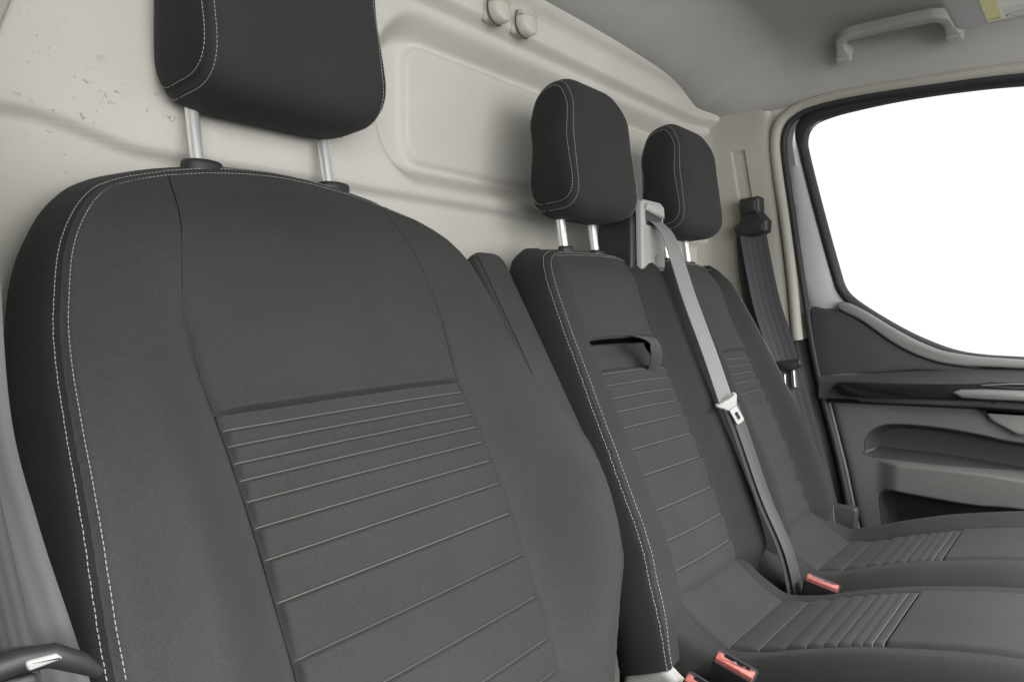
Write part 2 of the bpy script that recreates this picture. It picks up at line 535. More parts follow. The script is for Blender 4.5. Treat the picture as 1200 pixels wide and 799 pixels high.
# ------------------------------------------------------------------ headrest
def make_headrest(root, c, W, H, D, lean, posts, post_z, taper=0.78, pitch=0.0045, square=False, rst=0.0005):
    """c: centre of the padded block"""
    hd, hh = D/2, H/2
    prof = round_poly([(-hd*.97, -hh*.99), (-hd*1.0, -hh*.1), (-hd*.90, hh*.62), (-hd*.40, hh), (hd*.55, hh*.93), (hd*.95, hh*.45), (hd*.98, -hh*.75), (hd*.70, -hh*.97)],
                      [.085, .12, .07, .05, .05, .07, .045, .04], 12)
    prof = np.array(prof)[::-1]
    # resample evenly
    P = np.vstack([prof, prof[:1]]); L = np.r_[0, np.cumsum(np.linalg.norm(np.diff(P, axis=0), axis=1))]
    ss = np.linspace(0, L[-1], 141)[:-1]
    prof = np.stack([np.interp(ss, L, P[:, 0]), np.interp(ss, L, P[:, 1])], 1)
    def hw(z):
        t = np.clip((z+hh)/(2*hh), 0, 1)
        return W/2*(1 - (1-taper)*t**3.4)
    cl, sl = math.cos(lean), math.sin(lean)
    def world(x, y, z):
        return (c[0]+x, c[1]+y*cl+z*sl, c[2]+z*cl-y*sl)
    rings = []
    for s in [-1, -.988, -.975, -.955, -.93, -.88, -.8, -.68, -.52, -.35, -.17, 0, .17, .35, .52, .68, .8, .88, .93, .955, .975, .988, 1]:
        e = 1-abs(s)
        shrink = .012*(1-min(1, e/.45))**2 + .004*max(0, 1-e/.03)
        dn = np.hypot(prof[:, 0], prof[:, 1])
        k = 1-shrink/dn
        y, z = prof[:, 0]*k, prof[:, 1]*k
        rings.append(np.stack(world(s*hw(z), y, z), -1))
    front = MB(); front.grid(rings, closed=True, flip=True)
    pad = front.build('headrest', M['headrest'], root)
    for sgn in (-1, 1):
        side = MB(); cap = []
        dn = np.hypot(prof[:, 0], prof[:, 1]); k = 1-.016/dn
        for q, out in [(1, 0), (.985, .0025), (.96, .0045), (.93, .0055), (.86, .0075), (.72, .010), (.5, .0125), (.25, .014), (.08, .0145)]:
            y, z = prof[:, 0]*k*q, prof[:, 1]*k*q
            cap.append(np.stack(world(sgn*(hw(prof[:, 1]*k)*(.4+.6*1) + out), y, z), -1) if q == 1 else np.stack(world(sgn*(hw(z)+out), y, z), -1))
        side.grid(cap, closed=True, flip=(sgn > 0))
        side.fan(cap[-1], cap[-1].mean(0), flip=(sgn < 0))
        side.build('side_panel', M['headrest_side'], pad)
    st = MB()
    for sgn in (-1, 1):
        for (idx, lift) in ((3, 0.0003),):
            r = rings[idx] if sgn < 0 else rings[-1-idx]
            cc = r.mean(0)
            R2 = r + (r-cc)/np.linalg.norm(r-cc, axis=1)[:, None]*lift
            stitches(st, np.vstack([R2, R2[:1]]), pitch, r=rst)
        dn = np.hypot(prof[:, 0], prof[:, 1]); k = 1-.016/dn; q = .968
        y, z = prof[:, 0]*k*q, prof[:, 1]*k*q
        r = np.stack(world(sgn*(hw(z)+.0046), y, z), -1)
        stitches(st, np.vstack([r, r[:1]]), pitch, r=rst)
    st.build('stitching', M['thread'], pad)
    for (px, py) in posts:
        zt = c[2]-hh*.8
        lo = (px, py, post_z-.03); dy = (zt-post_z+.03)*math.tan(lean*1.8)
        t = tube([lo, (px, py+dy*.5, (zt+post_z-.03)/2), (px, py+dy, zt)], 0.0074, 16)
        t.build('post', M['chrome'], pad)
    return pad

def make_collar(parent, x, y, z, r=.017, tilt=0.0, mat=None):
    rings = []
    for (rr, zz) in [(r*1.02, -.014), (r, -.002), (r*.97, .0005), (r*.88, .0022), (r*.72, .003), (r*.47, .0032), (r*.40, .002)]:
        rings.append([(x+rr*1.15*math.cos(k*2*math.pi/28), y+rr*.85*math.sin(k*2*math.pi/28), z+zz) for k in range(28)])
    mb = MB(); mb.grid(rings, closed=True)
    return mb.build('post_guide', mat or M['black'], parent, sharp=35)

# ================================================================== DRIVER SEAT
TH = math.radians(23)
D_ORG = (0.524, 0.50, -0.38)
driver = thing('driver_seat', 'large charcoal front seat nearest the viewer with grey stitching and ribbed back panel', 'car seat', (0.524, 0.45, -0.85))
def mirror(pts): return [(v, -a, b) for v, a, b in pts]
dL = [(-.08, -.274, -.08), (0, -.293, 0), (.06, -.305, .06), (.15, -.308, .15), (.25, -.300, .25), (.33, -.291, .33), (.40, -.281, .40), (.44, -.272, .440),
      (.47, -.262, .476), (.50, -.243, .514), (.525, -.215, .547), (.545, -.180, .567), (.56, -.142, .581)]
dP = [(-.08, -.146, -.08), (.05, -.147, .05), (.165, -.152, .165), (.242, -.157, .242), (.315, -.165, .315), (.362, -.171, .362), (.412, -.172, .412), (.46, -.165, .46), (.52, -.150, .528), (.56, -.142, .581)]
dQ = [(-.08, .172, -.08), (.05, .178, .05), (.165, .176, .165), (.242, .168, .242), (.315, .158, .315), (.362, .160, .362), (.412, .163, .412), (.46, .158, .46), (.52, .146, .528), (.56, .142, .581)]
dR = [(-.08, .268, -.08), (0, .306, 0), (.06, .332, .06), (.15, .343, .15), (.25, .327, .25)] + [(v, -a, b) for v, a, b in dL[5:]]
D_CURVES = [curve(dL), curve(dP), curve(dQ), curve(dR)]
D_RIBS = [.3045, .290, .274, .258, .2385, .2145, .1855, .148, .098, .048, .000, -.035]
D_CROSS = .318
dvs = vrows(-.08, .56, .0045, D_RIBS + [D_CROSS])
Bf = hermite([-.08, 0, .06, .15, .25, .33, .40, .46, .57], [.006, .034, .060, .073, .056, .029, .011, .003, .0])
def creases(a, b, seam, seed=0.0):
    r = .0005*np.exp(-seam/.011)*np.sin(b*2*math.pi/.0165 + 2.1*np.sin(b*37+seed) + seed)
    r += .0007*np.sin(a*41+b*23+seed)*np.sin(b*31-a*17+1.3+seed)
    r += .0004*np.sin(a*95-b*71+seed*2)*np.sin(b*64+a*38)
    return r
def d_arch(i, u, a, v):
    r = .019*np.clip(1-(a/.142)**2, 0, 1)*smooth01((v-.42)/.14)
    return r + (.034*(a+.02)*smooth01((.40-v)/.12) if i == 1 else 0)
def d_height(i, u, a, b, w, v):
    h = -.026*smooth01((b-.47)/.125)**1.5
    if i == 1:
        s = np.clip(np.abs(a)/.17, 0, 1)
        edge = np.minimum(u, 1-u)*w
        b = b-.034*(a+.02)*smooth01((.40-v)/.12)
        up = v > D_CROSS
        puff = .007*(1-s**2.2)
        up_p = puff + .010*np.exp(-np.clip(b-D_CROSS, 0, 1)/.018)*smooth01((b-D_CROSS)/.005)*smooth01(edge/.022) - .004*smooth01((.006-np.abs(b-D_CROSS))/.006)
        lo_p = puff*.8 + ribs_height(b, D_RIBS, -.09, .0052)*smooth01(edge/.005)
        topgate = smooth01((b-.40)/.06)
        g = .0035*np.exp(-(edge/.003)**2)*(1-.92*topgate) + .0035*np.exp(-((.56-v)/.0035)**2)
        g = g + .0045*np.exp(-((np.abs(a+.168)/.010)**2+((b-.405)/.016)**2))
        return h + np.where(up, up_p*(1-.6*topgate), lo_p) - g + creases(a, b, edge+.02, 1.0)
    t = (1-u) if i == 0 else u              # 0 at the panel, 1 at the outer seam
    S = smooth01(t/.62) - (.22 if i == 0 else .42)*smooth01((t-.62)/.38)
    seam = np.clip(1-t, 0, 1)*w; inn = t*w
    topgate = smooth01((b-.40)/.06)
    return h + creases(a, b, seam, 2.0+i)*smooth01(inn/.012) + Bf(b)*S - .0035*np.exp(-(inn/.003)**2)*(1-.92*topgate) - .0035*np.exp(-(seam/.0035)**2) + .0012*np.exp(-((seam-.0075)/.005)**2)
D_PROF = [(0, 0), (.0012, .0015), (.0045, .0045), (.0075, .008), (.0095, .013), (.013, .024), (.017, .042), (.0185, .06), (.017, .08), (.012, .098), (.002, .112), (-.014, .121), (-.05, .128)]
d_back, d_pos, _ = make_back(driver, D_ORG, TH, D_CURVES, [.13, .34, .13], dvs, d_height, d_arch, D_PROF, None,
    {1: [('ribbed_panel', -.08, D_CROSS, M['insert']), ('upper_panel', D_CROSS, .56, M['insert'])]},
    {'main': M['fabric'], 'side': M['gusset']}, seams={1: (D_RIBS, 8)}, stitch_all=False)
make_headrest(driver, (0.521, 0.768, 0.350), .230, .262, .128, math.radians(6), [(.434, .776), (.610, .776)], .150, taper=.90, square=True)
make_collar(d_back, .434, .776, .164, .020)
make_collar(d_back, .610, .776, .164, .020)

# armrest folded up against the seat side
def arm_rest():
    org = (0.829, 0.499, -0.248)
    pos = back_frame(org, math.radians(31))
    hw = .034
    out = round_poly([(-hw, .03), (hw-.012, .03), (hw-.006, .12), (hw, .398), (-hw, .398)], [.004, .004, .06, .022, .022], 8)
    out = np.array(out)
    mb = MB(); R = []
    n = len(out); c = out.mean(0)
    for ins, k in [(0, -.09), (0, -.05), (0, -.012), (.001, -.006), (.004, -.002), (.009, 0.0)]:
        q = []
        for p in out:
            x = p[0]-math.copysign(min(ins, abs(p[0])), p[0]); y = p[1]-(ins if p[1] > .3 else 0)
            q.append(pos(x, y, k))
        R.append(q)
    mb.grid(R, closed=True)
    b = len(mb.v); mb.v.extend([tuple(map(float, q)) for q in R[-1]]); mb.f.append(tuple(range(b, b+n)))
    o = mb.build('armrest', M['fabric'], driver, sharp=50)
    st = tube([pos(-hw+.006, y, -.0012) for y in np.linspace(.08, .385, 30)], .0011, 6)
    st.build('piping', M['gusset'], o)
arm_rest()

# ---- seat cushions
def make_cushion(root, name, xc, prof_pts, half_panel, half_l, half_r, ribs, mats, bol_l=.0, bol_r=.0, side=.16):
    """prof_pts: (y, z) from the crease forward"""
    P = np.array(prof_pts, float)
    L = np.r_[0, np.cumsum(np.linalg.norm(np.diff(P, axis=0), axis=1))]
    fy, fz = hermite(L, P[:, 0]), hermite(L, P[:, 1])
    ys = [float(np.interp(-r, -P[:, 0], L)) for r in ribs]       # rib lines given by y
    vs = vrows(0, L[-1], .006, ys)
    def pos(a, b, h):
        e = 1e-3
        ty, tz = (fy(np.clip(b+e, 0, L[-1]))-fy(np.clip(b-e, 0, L[-1]))), (fz(np.clip(b+e, 0, L[-1]))-fz(np.clip(b-e, 0, L[-1])))
        n = np.hypot(ty, tz); n = np.maximum(n, 1e-9)
        ny, nz = tz/n, -ty/n
        return (xc+a, fy(b)+ny*h, fz(b)+nz*h)
    cs = [curve([(0, x, 0), (L[-1], x, L[-1])]) for x in (-half_l, -half_panel, half_panel, half_r)]
    s_last = max(ys)
    def height(i, u, a, b, w, v):
        endfade = 1-smooth01((b-(L[-1]-.05))/.05)
        if i == 1:
            edge = np.minimum(u, 1-u)*w
            r = np.zeros_like(b)
            LL = sorted(ys)
            for k in range(len(LL)):
                lo = LL[k]; hi = LL[k+1] if k+1 < len(LL) else None
                if hi is None: continue
                t = (b-lo)/(hi-lo)
                amp = .0042*min(1, .55+(hi-lo)/.06)
                q = amp*np.clip(4*np.clip(t, 0, 1)*(1-np.clip(t, 0, 1)), 0, 1)**.55
                r = np.where((t >= 0) & (t <= 1), q, r)
            r = np.where(b > s_last, .005*smooth01((b-s_last)/.006), r)
            r = np.where(b < min(ys), .004*smooth01((min(ys)-b)/.01), r)
            return a, b, r*smooth01(edge/.008) - .003*np.exp(-(edge/.003)**2)
        t = (1-u) if i == 0 else u
        B = bol_l if i == 0 else bol_r
        fore = smooth01((b-.06)/.12)
        bump = B*np.sin(np.clip(t/.62, 0, 1)*math.pi/2)*fore
        roundoff = -.030*np.clip((t-.62)/.38, 0, 1)**2.2
        inn = t*w
        return a, b, bump + roundoff - .003*np.exp(-(inn/.003)**2)
    sh = Sheet(cs, vs, pos, height, [half_l-half_panel, 2*half_panel, half_r-half_panel], 20)
    mb = MB()
    mb.grid(sh.G[0], flip=True); mb.grid(sh.G[2], flip=True)
    # side walls and front
    for e, fl in ((sh.G[0][:, 0], False), (sh.G[2][:, -1], True)):
        lo = e.copy(); lo[:, 2] -= side
        mid = e.copy(); mid[:, 2] -= .012; mid[:, 0] += (-.004 if not fl else .004)
        mb.grid([e, mid, lo], flip=fl)
    fr = np.concatenate([sh.G[0][-1], sh.G[1][-1], sh.G[2][-1]]); lo = fr.copy(); lo[:, 2] -= side; 
    mb.grid([fr, lo], flip=False)
    c = mb.build(name, mats['main'], root)
    for k, y_ in enumerate(sorted(ys)):
        row = sh.G[1][int(np.argmin(np.abs(vs-(y_))))][1:-1]
        tube([r_+np.array([0, 0, .0005]) for r_ in row], .0006, 5).build('rib_seam', M['seam_lit'] if k >= len(ys)-2 else M['seam_dim'], c)
    sel = np.where(vs <= s_last+1e-9)[0]; sel2 = np.where(vs >= s_last-1e-9)[0]
    p = MB(); p.grid(sh.G[1][sel], flip=True); p.build('ribbed_panel', mats['insert'], c)
    p = MB(); p.grid(sh.G[1][sel2], flip=True); p.build('front_panel', mats['insert'], c)
    return c
SEATM = {'main': M['fabric'], 'insert': M['insert'], 'side': M['gusset']}
C_RIBS = [.385, .345, .312, .287, .267, .250, .235, .222, .210, .198]
C_PROF = [(.50, -.375), (.455, -.400), (.42, -.425), (.385, -.440), (.34, -.432), (.29, -.414), (.195, -.385), (.05, -.360), (-.05, -.358), (-.10, -.375), (-.125, -.42)]
make_cushion(driver, 'cushion', .518, [(y, z-.03) for y, z in C_PROF], .16, .27, .27, C_RIBS, SEATM, .02, .02)

# ================================================================== PASSENGER BENCH
B_ORG = (1.0, 0.45, -0.39)
BTH = math.radians(22)
bench = thing('passenger_bench', 'charcoal bench seat for two beyond the nearest seat, a belt outlet between its headrests', 'bench seat', (1.22, 0.40, -0.85))
bL = [(-.06, -.155, -.06), (.03, -.150, .03), (.086, -.142, .086), (.20, -.138, .20), (.33, -.134, .33), (.42, -.129, .42), (.455, -.125, .464), (.48, -.113, .497), (.50, -.090, .520), (.52, -.055, .534)]
b1 = [(-.06, -.050, -.06), (.05, -.050, .05), (.2, -.052, .2), (.376, -.058, .376), (.46, -.058, .462), (.52, -.055, .534)]
b2 = [(-.06, .160, -.06), (.1, .168, .1), (.25, .160, .25), (.388, .150, .388), (.46, .160, .464), (.52, .172, .540)]
bV = [(-.06, .245, -.06), (.1, .262, .1), (.52, .268, .536)]
b3 = [(-.06, .325, -.06), (.1, .340, .1), (.34, .346, .34), (.52, .350, .543)]
b4 = [(-.06, .535, -.06), (.15, .545, .15), (.30, .528, .30), (.42, .518, .42), (.52, .522, .543)]
bR = [(-.06, .585, -.06), (.05, .595, .05), (.15, .600, .15), (.25, .594, .25), (.35, .585, .35), (.42, .574, .42), (.455, .566, .46), (.48, .556, .492), (.50, .542, .516), (.52, .522, .543)]
B_CURVES = [curve(x) for x in (bL, b1, b2, bV, b3, b4, bR)]
BM_RIBS = [.331, .313, .293, .272, .247, .214, .174, .122, .077, .035]
BP_RIBS = [.330, .316, .300, .282, .260, .232, .196, .152, .108, .066, .028]
BM_CROSS, BP_CROSS = .383, .345
bvs = vrows(-.06, .52, .005, sorted(set(BM_RIBS+BP_RIBS+[BM_CROSS, BP_CROSS])))
bB = hermite([-.06, .02, .1, .2, .33, .45, .54], [.018, .030, .033, .027, .018, .008, 0])
def b_arch(i, u, a, v):
    return 0*a
def b_height(i, u, a, b, w, v):
    h = -.015*smooth01((b-.47)/.075)**1.6 - .034*smooth01((.016-b)/.055)**1.2*((u if i == 0 else 1-u if i == 5 else 1)**.7)
    rec = -.014
    if i in (1, 4):
        edge = np.minimum(u, 1-u)*w
        cross = BM_CROSS if i == 1 else BP_CROSS
        rib = BM_RIBS if i == 1 else BP_RIBS
        s = np.abs(u-.5)*2
        puff = .010*(1-s**2.2)
        up = puff + .009*np.exp(-np.clip(b-cross, 0, 1)/.016)*smooth01((b-cross)/.005)*smooth01(edge/.018)
        lo = puff*.7 + ribs_height(b, rib, -.07, .0048)*smooth01(edge/.005)
        if i == 1: lo = np.where(b > rib[0], puff*.3-.013*smooth01((b-rib[0]-.002)/.008)-.005*smooth01((b-.355)/.02), lo)
        return h + creases(a, b, edge+.02, 6.0+i) + rec + np.where(b > cross, up, lo) - .003*np.exp(-(edge/.003)**2) - .003*np.exp(-((.52-v)/.0035)**2)
    if i in (0, 5):
        t = (1-u) if i == 0 else u
        S = smooth01(t/.6) - .15*smooth01((t-.6)/.4)
        seam = (1-t)*w
        return h + creases(a, b, seam, 3.0+i) + (bB(b)-rec)*S + rec - .003*np.exp(-(t*w/.003)**2) - .003*np.exp(-(seam/.003)**2)
    t = u if i == 2 else 1-u                # 1 at the valley
    S = smooth01(t/.45)*(1-.95*smooth01((t-.5)/.5))
    return h + creases(a, b, t*w, 4.0+i) + (bB(b)*(.62 if i == 2 else 1.1)-rec)*S + rec*(1-t) - .020*t**5 - .003*np.exp(-(t*w/.003)**2)
B_PROF = [(0, 0), (.0012, .0015), (.0035, .0045), (.005, .008), (.006, .013), (.008, .024), (.009, .042), (.008, .058), (.003, .072), (-.008, .084), (-.024, .090), (-.05, .094)]
b_back, b_pos, _ = make_back(bench, B_ORG, BTH, B_CURVES, [.09, .21, .09, .08, .19, .06], bvs, b_height, b_arch, B_PROF, None,
    {1: [('ribbed_panel', -.06, BM_CROSS, M['insert']), ('upper_panel', BM_CROSS, .52, M['insert'])],
     4: [('ribbed_panel', -.06, BP_CROSS, M['insert']), ('upper_panel', BP_CROSS, .52, M['insert'])]},
    {'main': M['bench_fabric_shaded'], 'side': M['gusset']}, pitch=.0052, seams={1: (BM_RIBS, 12), 4: (BP_RIBS, 5)}, top_bulge=1.9)
for xc in (1.070, 1.438):
    make_headrest(bench, (xc, .698, .270), .192, .232, .104, math.radians(5), [(xc-.048, .700), (xc+.048, .700)], .115, taper=.78, pitch=.005)
    make_collar(b_back, xc-.048, .700, .109, .014)
    make_collar(b_back, xc+.048, .700, .109, .014)
SEATM = dict(SEATM, main=M['bench_fabric_shaded'])
make_cushion(bench, 'cushion', 1.050, C_PROF, .108, .165, .150, C_RIBS, SEATM, .006, .002)
make_cushion(bench, 'cushion', 1.435, C_PROF, .105, .218, .175, C_RIBS, SEATM, .014, .022)

# pull strap of the fold-down table in the middle back
def ribbon(name, pts, width, mat, parent, wdir=None, thick=.0014, fold=0.0, ncross=5, loc=None):
    pts = [Vector(p) for p in pts]
    # Catmull-Rom refine
    Q = []
    n = len(pts)
    for i in range(n-1):
        p0, p1, p2, p3 = pts[max(i-1, 0)], pts[i], pts[i+1], pts[min(i+2, n-1)]
        for k in range(10):
            t = k/10
            Q.append(.5*((2*p1)+(p2-p0)*t+(2*p0-5*p1+4*p2-p3)*t*t+(3*p1-p0-3*p2+p3)*t**3))
    Q.append(pts[-1])
    rows = []; uvs = []; dist = 0
    wd = wdir if isinstance(wdir, list) else [wdir]*len(Q)
    if isinstance(wdir, list):
        wd = []
        for i in range(len(Q)):
            f = i/(len(Q)-1)*(len(wdir)-1); a = int(min(f, len(wdir)-2)); t = f-a
            wd.append(tuple(wdir[a][k]*(1-t)+wdir[a+1][k]*t for k in range(3)))
    for i, p in enumerate(Q):
        t = (Q[min(i+1, len(Q)-1)]-Q[max(i-1, 0)]).normalized()
        w = Vector(wd[i]); w = (w-t*w.dot(t)).normalized(); nn = t.cross(w)
        ww = width(i/(len(Q)-1)) if callable(width) else width
        if i: dist += (p-Q[i-1]).length
        ring = []
        for k in range(ncross):
            s = k/(ncross-1)*2-1
            ring.append((p+w*(s*ww/2)+nn*(fold*(s*s)+thick/2), (s*.5+.5, dist)))
        for k in reversed(range(ncross)):
            s = k/(ncross-1)*2-1
            ring.append((p+w*(s*ww/2)+nn*(fold*(s*s)-thick/2), (s*.5+.5, dist)))
        rows.append(ring)
    mb = MB(); mb.grid([[q[0] for q in r] for r in rows], closed=True)
    uv = [q[1] for r in rows for q in r]
    return obj(name, mb.v, mb.f, mat, parent, True, uv, sharp=60, loc=loc)

def bp(a, b, h): return tuple(float(x) for x in b_pos(a, b, h))
ribbon('pull_strap', [bp(.058, .386, -.004), bp(.060, .380, .010), bp(.072, .368, .020), bp(.082, .350, .018), bp(.086, .332, .008), bp(.088, .322, -.004)], .036, M['web_black'], b_back, wdir=(1, 0, -.12), fold=-.002)

# belt outlet tower between the headrests
def rect_loft(secs, n=6, rad=.008):
    """secs: (centre, half x, half y) stacked"""
    R = []
    for (c, hx, hy) in secs:
        o = round_poly([(-hx, -hy), (hx, -hy), (hx, hy), (-hx, hy)], rad, n)
        R.append([(c[0]+p[0], c[1]+p[1], c[2]) for p in o])
    mb = MB(); mb.grid(R, closed=True)
    mb.fan(R[-1], np.mean(R[-1], 0)); mb.fan(R[0], np.mean(R[0], 0), True)
    return mb
TX = 1.235
tower = rect_loft([((TX, .705, .04), .062, .040), ((TX, .700, .10), .062, .038), ((TX, .700, .16), .060, .036), ((TX, .702, .192), .056, .032), ((TX, .705, .204), .046, .022)]).build('belt_tower', M['black'], bench, sharp=50)
# light grey bezel on its front: outer frame, hood and slot
def tw(p, q, d): return (TX-.004+p, .662-d+.03*(q-.15), q)
plate('bezel', round_poly([(-.044, .080), (.040, .080), (.040, .206), (-.044, .206)], [.004, .004, .014, .014], 6), tw, .012, M['light_grey'], tower, .005)
plate('slot', round_poly([(-.030, .160), (.030, .160), (.030, .176), (-.034, .186)], .006, 4), lambda p, q, d: tw(p, q, d+.0123), .0006, M['black'], tower, .0003, 1)
plate('hood', round_poly([(-.034, .185), (.032, .175), (.030, .199), (-.034, .199)], [.002, .002, .008, .008], 5), lambda p, q, d: tw(p, q, d+.0125), .006, M['light_grey'], tower, .003)
plate('bezel_foot', round_poly([(.004, .086), (.034, .086), (.034, .108), (.006, .110)], .003, 3), lambda p, q, d: tw(p, q, d+.0123), .003, M['light_grey'], tower, .0015)

# buckles
def buckle(loc, P, up, name='buckle'):
    P = Vector(P).normalized(); r = Vector(up); r = (r-P*r.dot(P)).normalized(); q = r.cross(P)
    T = Matrix.Translation(loc) @ Matrix(((P.x, q.x, r.x, 0), (P.y, q.y, r.y, 0), (P.z, q.z, r.z, 0), (0, 0, 0, 1)))
    def t3(p, q, r): return tuple(T @ Vector((p, q, r)))
    body = MB(); R_ = []
    for z, hx, hy in [(-.075, .020, .008), (-.03, .024, .011), (0.0, .0255, .0125), (.012, .0255, .0125)]:
        o = round_poly([(-hx, -hy), (hx, -hy), (hx, hy), (-hx, hy)], .005, 4)
        R_.append([t3(p[0], p[1], z) for p in o])
    body.grid(R_, closed=True); body.fan(R_[-1], np.mean(R_[-1], 0)); body.fan(R_[0], np.mean(R_[0], 0), True)
    b = body.build(name, M['black'], bench, sharp=40)
    # red push button: frame on the top face
    o = round_poly([(-.0235, -.0105), (.0235, -.0105), (.0235, .002), (.017, .002), (.015, -.002), (-.015, -.002), (-.017, .002), (-.0235, .002)], .0015, 3)
    plate('release_button', o, lambda p, q, d: t3(p, q, .012+d), .006, M['red'], b, .0015, 2)
    o = round_poly([(-.016, -.001), (.016, -.001), (.016, .009), (-.016, .009)], .001, 2)
    plate('latch_slot', o, lambda p, q, d: t3(p, q, .012+d), .0006, M['gloss'], b, .0002, 1)
    mbm = MB()
    for xx in (-.004, .008):
        pr = prism(round_poly([(xx, .000), (xx+.004, .000), (xx+.004, .003), (xx, .003)], .0005, 2), lambda p, q, d: t3(p, q, .0128+d), .002, .0004, 1)
        k = len(mbm.v); mbm.v += pr.v; mbm.f += [tuple(i+k for i in f) for f in pr.f]
    mbm.build('latch', M['silver'], b)
    return b
buckle((.874, .350, -.436), (.10, -.90, -.30), (-.25, -.30, .9))
buckle((.840, .374, -.458), (.10, -.90, -.30), (-.25, -.30, .9))
buckle((1.208, .344, -.428), (.10, -.92, -.22), (-.20, -.30, .92))

# grey hinge cover at the foot of the middle back
plate('hinge_cover', round_poly([(.50, -.52), (.36, -.52), (.385, -.455), (.43, -.425), (.475, -.415)], [.01, .02, .03, .03, .015], 6),
      lambda y, z, d: (.858-d, y, z-.014), .018, M['light_grey'], bench, .010, 4)

# ================================================================== BELTS
# middle belt, hanging from the outlet over the gap between the two backs
mid_belt = thing('seat_belt', 'pale grey seat belt with silver tongue hanging down between the two bench backs', 'seat belt', (TX, .655, .17), 'seat belts')
wd = (1, -.18, -.05)
mp = [(1.233, .664, .172), (1.233, .644, .163), (1.230, .618, .13), (1.226, .580, .03), (1.222, .538, -.07), (1.220, .508, -.148)]
ribbon('webbing', mp, .044, M['web_grey'], mid_belt, wdir=[(1, -.05, 0), (1, -.12, -.05), wd, wd], fold=.002)
lp = [(1.220, .506, -.150), (1.221, .486, -.20), (1.216, .446, -.30), (1.212, .405, -.385), (1.212, .385, -.47)]
ribbon('lower_webbing', lp, .042, M['web_black'], mid_belt, wdir=[(1, -.1, 0), (1, -.1, -.1), (1, -.1, -.1)], fold=.003)
ribbon('lower_webbing', [(p[0]+.004, p[1]-.012, p[2]) for p in lp], .024, M['web_low'], mid_belt, wdir=[(1, -.5, 0), (1, -.4, -.1), (1, -.3, -.1)], fold=-.003)
def tongue(parent, c, wdv, dn, nrm, s=1.0, grip=None):
    c, wdv, dn, nrm = Vector(c), Vector(wdv).normalized(), Vector(dn).normalized(), Vector(nrm).normalized()
    wdv = (wdv-dn*wdv.dot(dn)).normalized(); n0 = wdv.cross(dn); nrm = n0 if n0.dot(nrm) > 0 else -n0
    def t3(p, q, d): return tuple(c + wdv*p*s + dn*(-q)*s + nrm*(d-.006)*s)
    g = plate('tongue', round_poly([(-.033, .012), (-.030, .020), (-.022, .014), (.020, .014), (.030, .018), (.033, .006), (.016, -.016), (-.008, -.016)], .005, 5), t3, .013*s, grip or M['light_grey'], parent, .004)
    out = round_poly([(-.011, -.012), (.013, -.012), (.013, -.052), (-.011, -.052)], [.001, .001, .006, .006], 5)
    hole = round_poly([(-.004, -.024), (.006, -.024), (.006, -.043), (-.004, -.043)], .002, 5)
    bm = bmesh.new()
    o = [bm.verts.new(t3(p[0], p[1], .011)) for p in out]; i = [bm.verts.new(t3(p[0], p[1], .011)) for p in hole]
    eo = [bm.edges.new((o[k], o[(k+1) % len(o)])) for k in range(len(o))]
    ei = [bm.edges.new((i[k], i[(k+1) % len(i)])) for k in range(len(i))]
    bmesh.ops.triangle_fill(bm, edges=eo+ei, use_beauty=True)
    r = bmesh.ops.extrude_face_region(bm, geom=bm.faces[:])
    bmesh.ops.translate(bm, vec=nrm*.0025*s, verts=[e for e in r['geom'] if isinstance(e, bmesh.types.BMVert)])
    obj_bm('tongue_plate', bm, M['silver'], g, smooth=False)
    return g
tongue(mid_belt, (1.211, .498, -.150), (.80, -.55, -.35), (.40, -.42, -1), (-.7, -.6, .2), .70)

# far belt at the pillar by the door
far_belt = thing('seat_belt', 'dark seat belt hanging from the cream pillar beside the far window', 'seat belt', (1.765, .67, .20), 'seat belts')
ribbon('webbing', [(1.765, .672, .205), (1.752, .655, .14), (1.735, .622, .02), (1.715, .575, -.10), (1.690, .520, -.26), (1.665, .470, -.42), (1.655, .455, -.47)], .060, M['web_dark'], far_belt,
       wdir=[(.25, -1, 0), (.25, -1, .1), (.25, -1, .1)], fold=.004)
ribbon('lower_webbing', [(1.770, .690, .19), (1.772, .682, .10), (1.760, .650, -.05), (1.74, .61, -.2)], .045, M['web_black'], far_belt, wdir=(.2, -1, 0), fold=-.003)
# belt guide: loop with a hood and a swivel plate
def guide_pos(p, q, d): return (1.782-d+.0*p, .673-p, .225+q)
gd = plate('belt_guide', round_poly([(-.030, .052), (.022, .056), (.024, .018), (.042, -.004), (.040, -.030), (.020, -.040), (-.030, -.044), (-.040, -.028), (-.026, .004)], .008, 5), guide_pos, .030, M['black'], far_belt, .010, 4)
plate('guide_hood', round_poly([(-.022, .046), (.016, .049), (.018, .018), (-.018, .012)], .008, 5), lambda p, q, d: guide_pos(p, q, d+.030), .010, M['rubber'], gd, .006, 3)
plate('guide_loop', round_poly([(-.036, -.018), (-.02, -.004), (.02, -.002), (.037, -.012), (.036, -.028), (.018, -.034), (-.028, -.038)], .006, 4), lambda p, q, d: guide_pos(p, q, d+.030), .012, M['rubber'], gd, .005, 3)
far_t = plate('tongue', round_poly([(-.03, .012), (.028, .020), (.030, .006), (.012, -.008), (-.026, -.006)], .004, 4), lambda p, q, d: (1.708-d, .562-p, -.118+q), .014, M['black'], far_belt, .004)
plate('tongue_plate', round_poly([(-.006, -.006), (.002, -.004), (.006, -.045), (-.004, -.045)], .003, 4), lambda p, q, d: (1.706-d, .548-p, -.118+q), .012, M['silver'], far_t, .003)
plate('tongue_plate', round_poly([(.020, -.010), (.026, -.010), (.028, -.036), (.022, -.036)], .002, 4), lambda p, q, d: (1.706-d, .592-p, -.122+q), .010, M['silver'], far_t, .003)
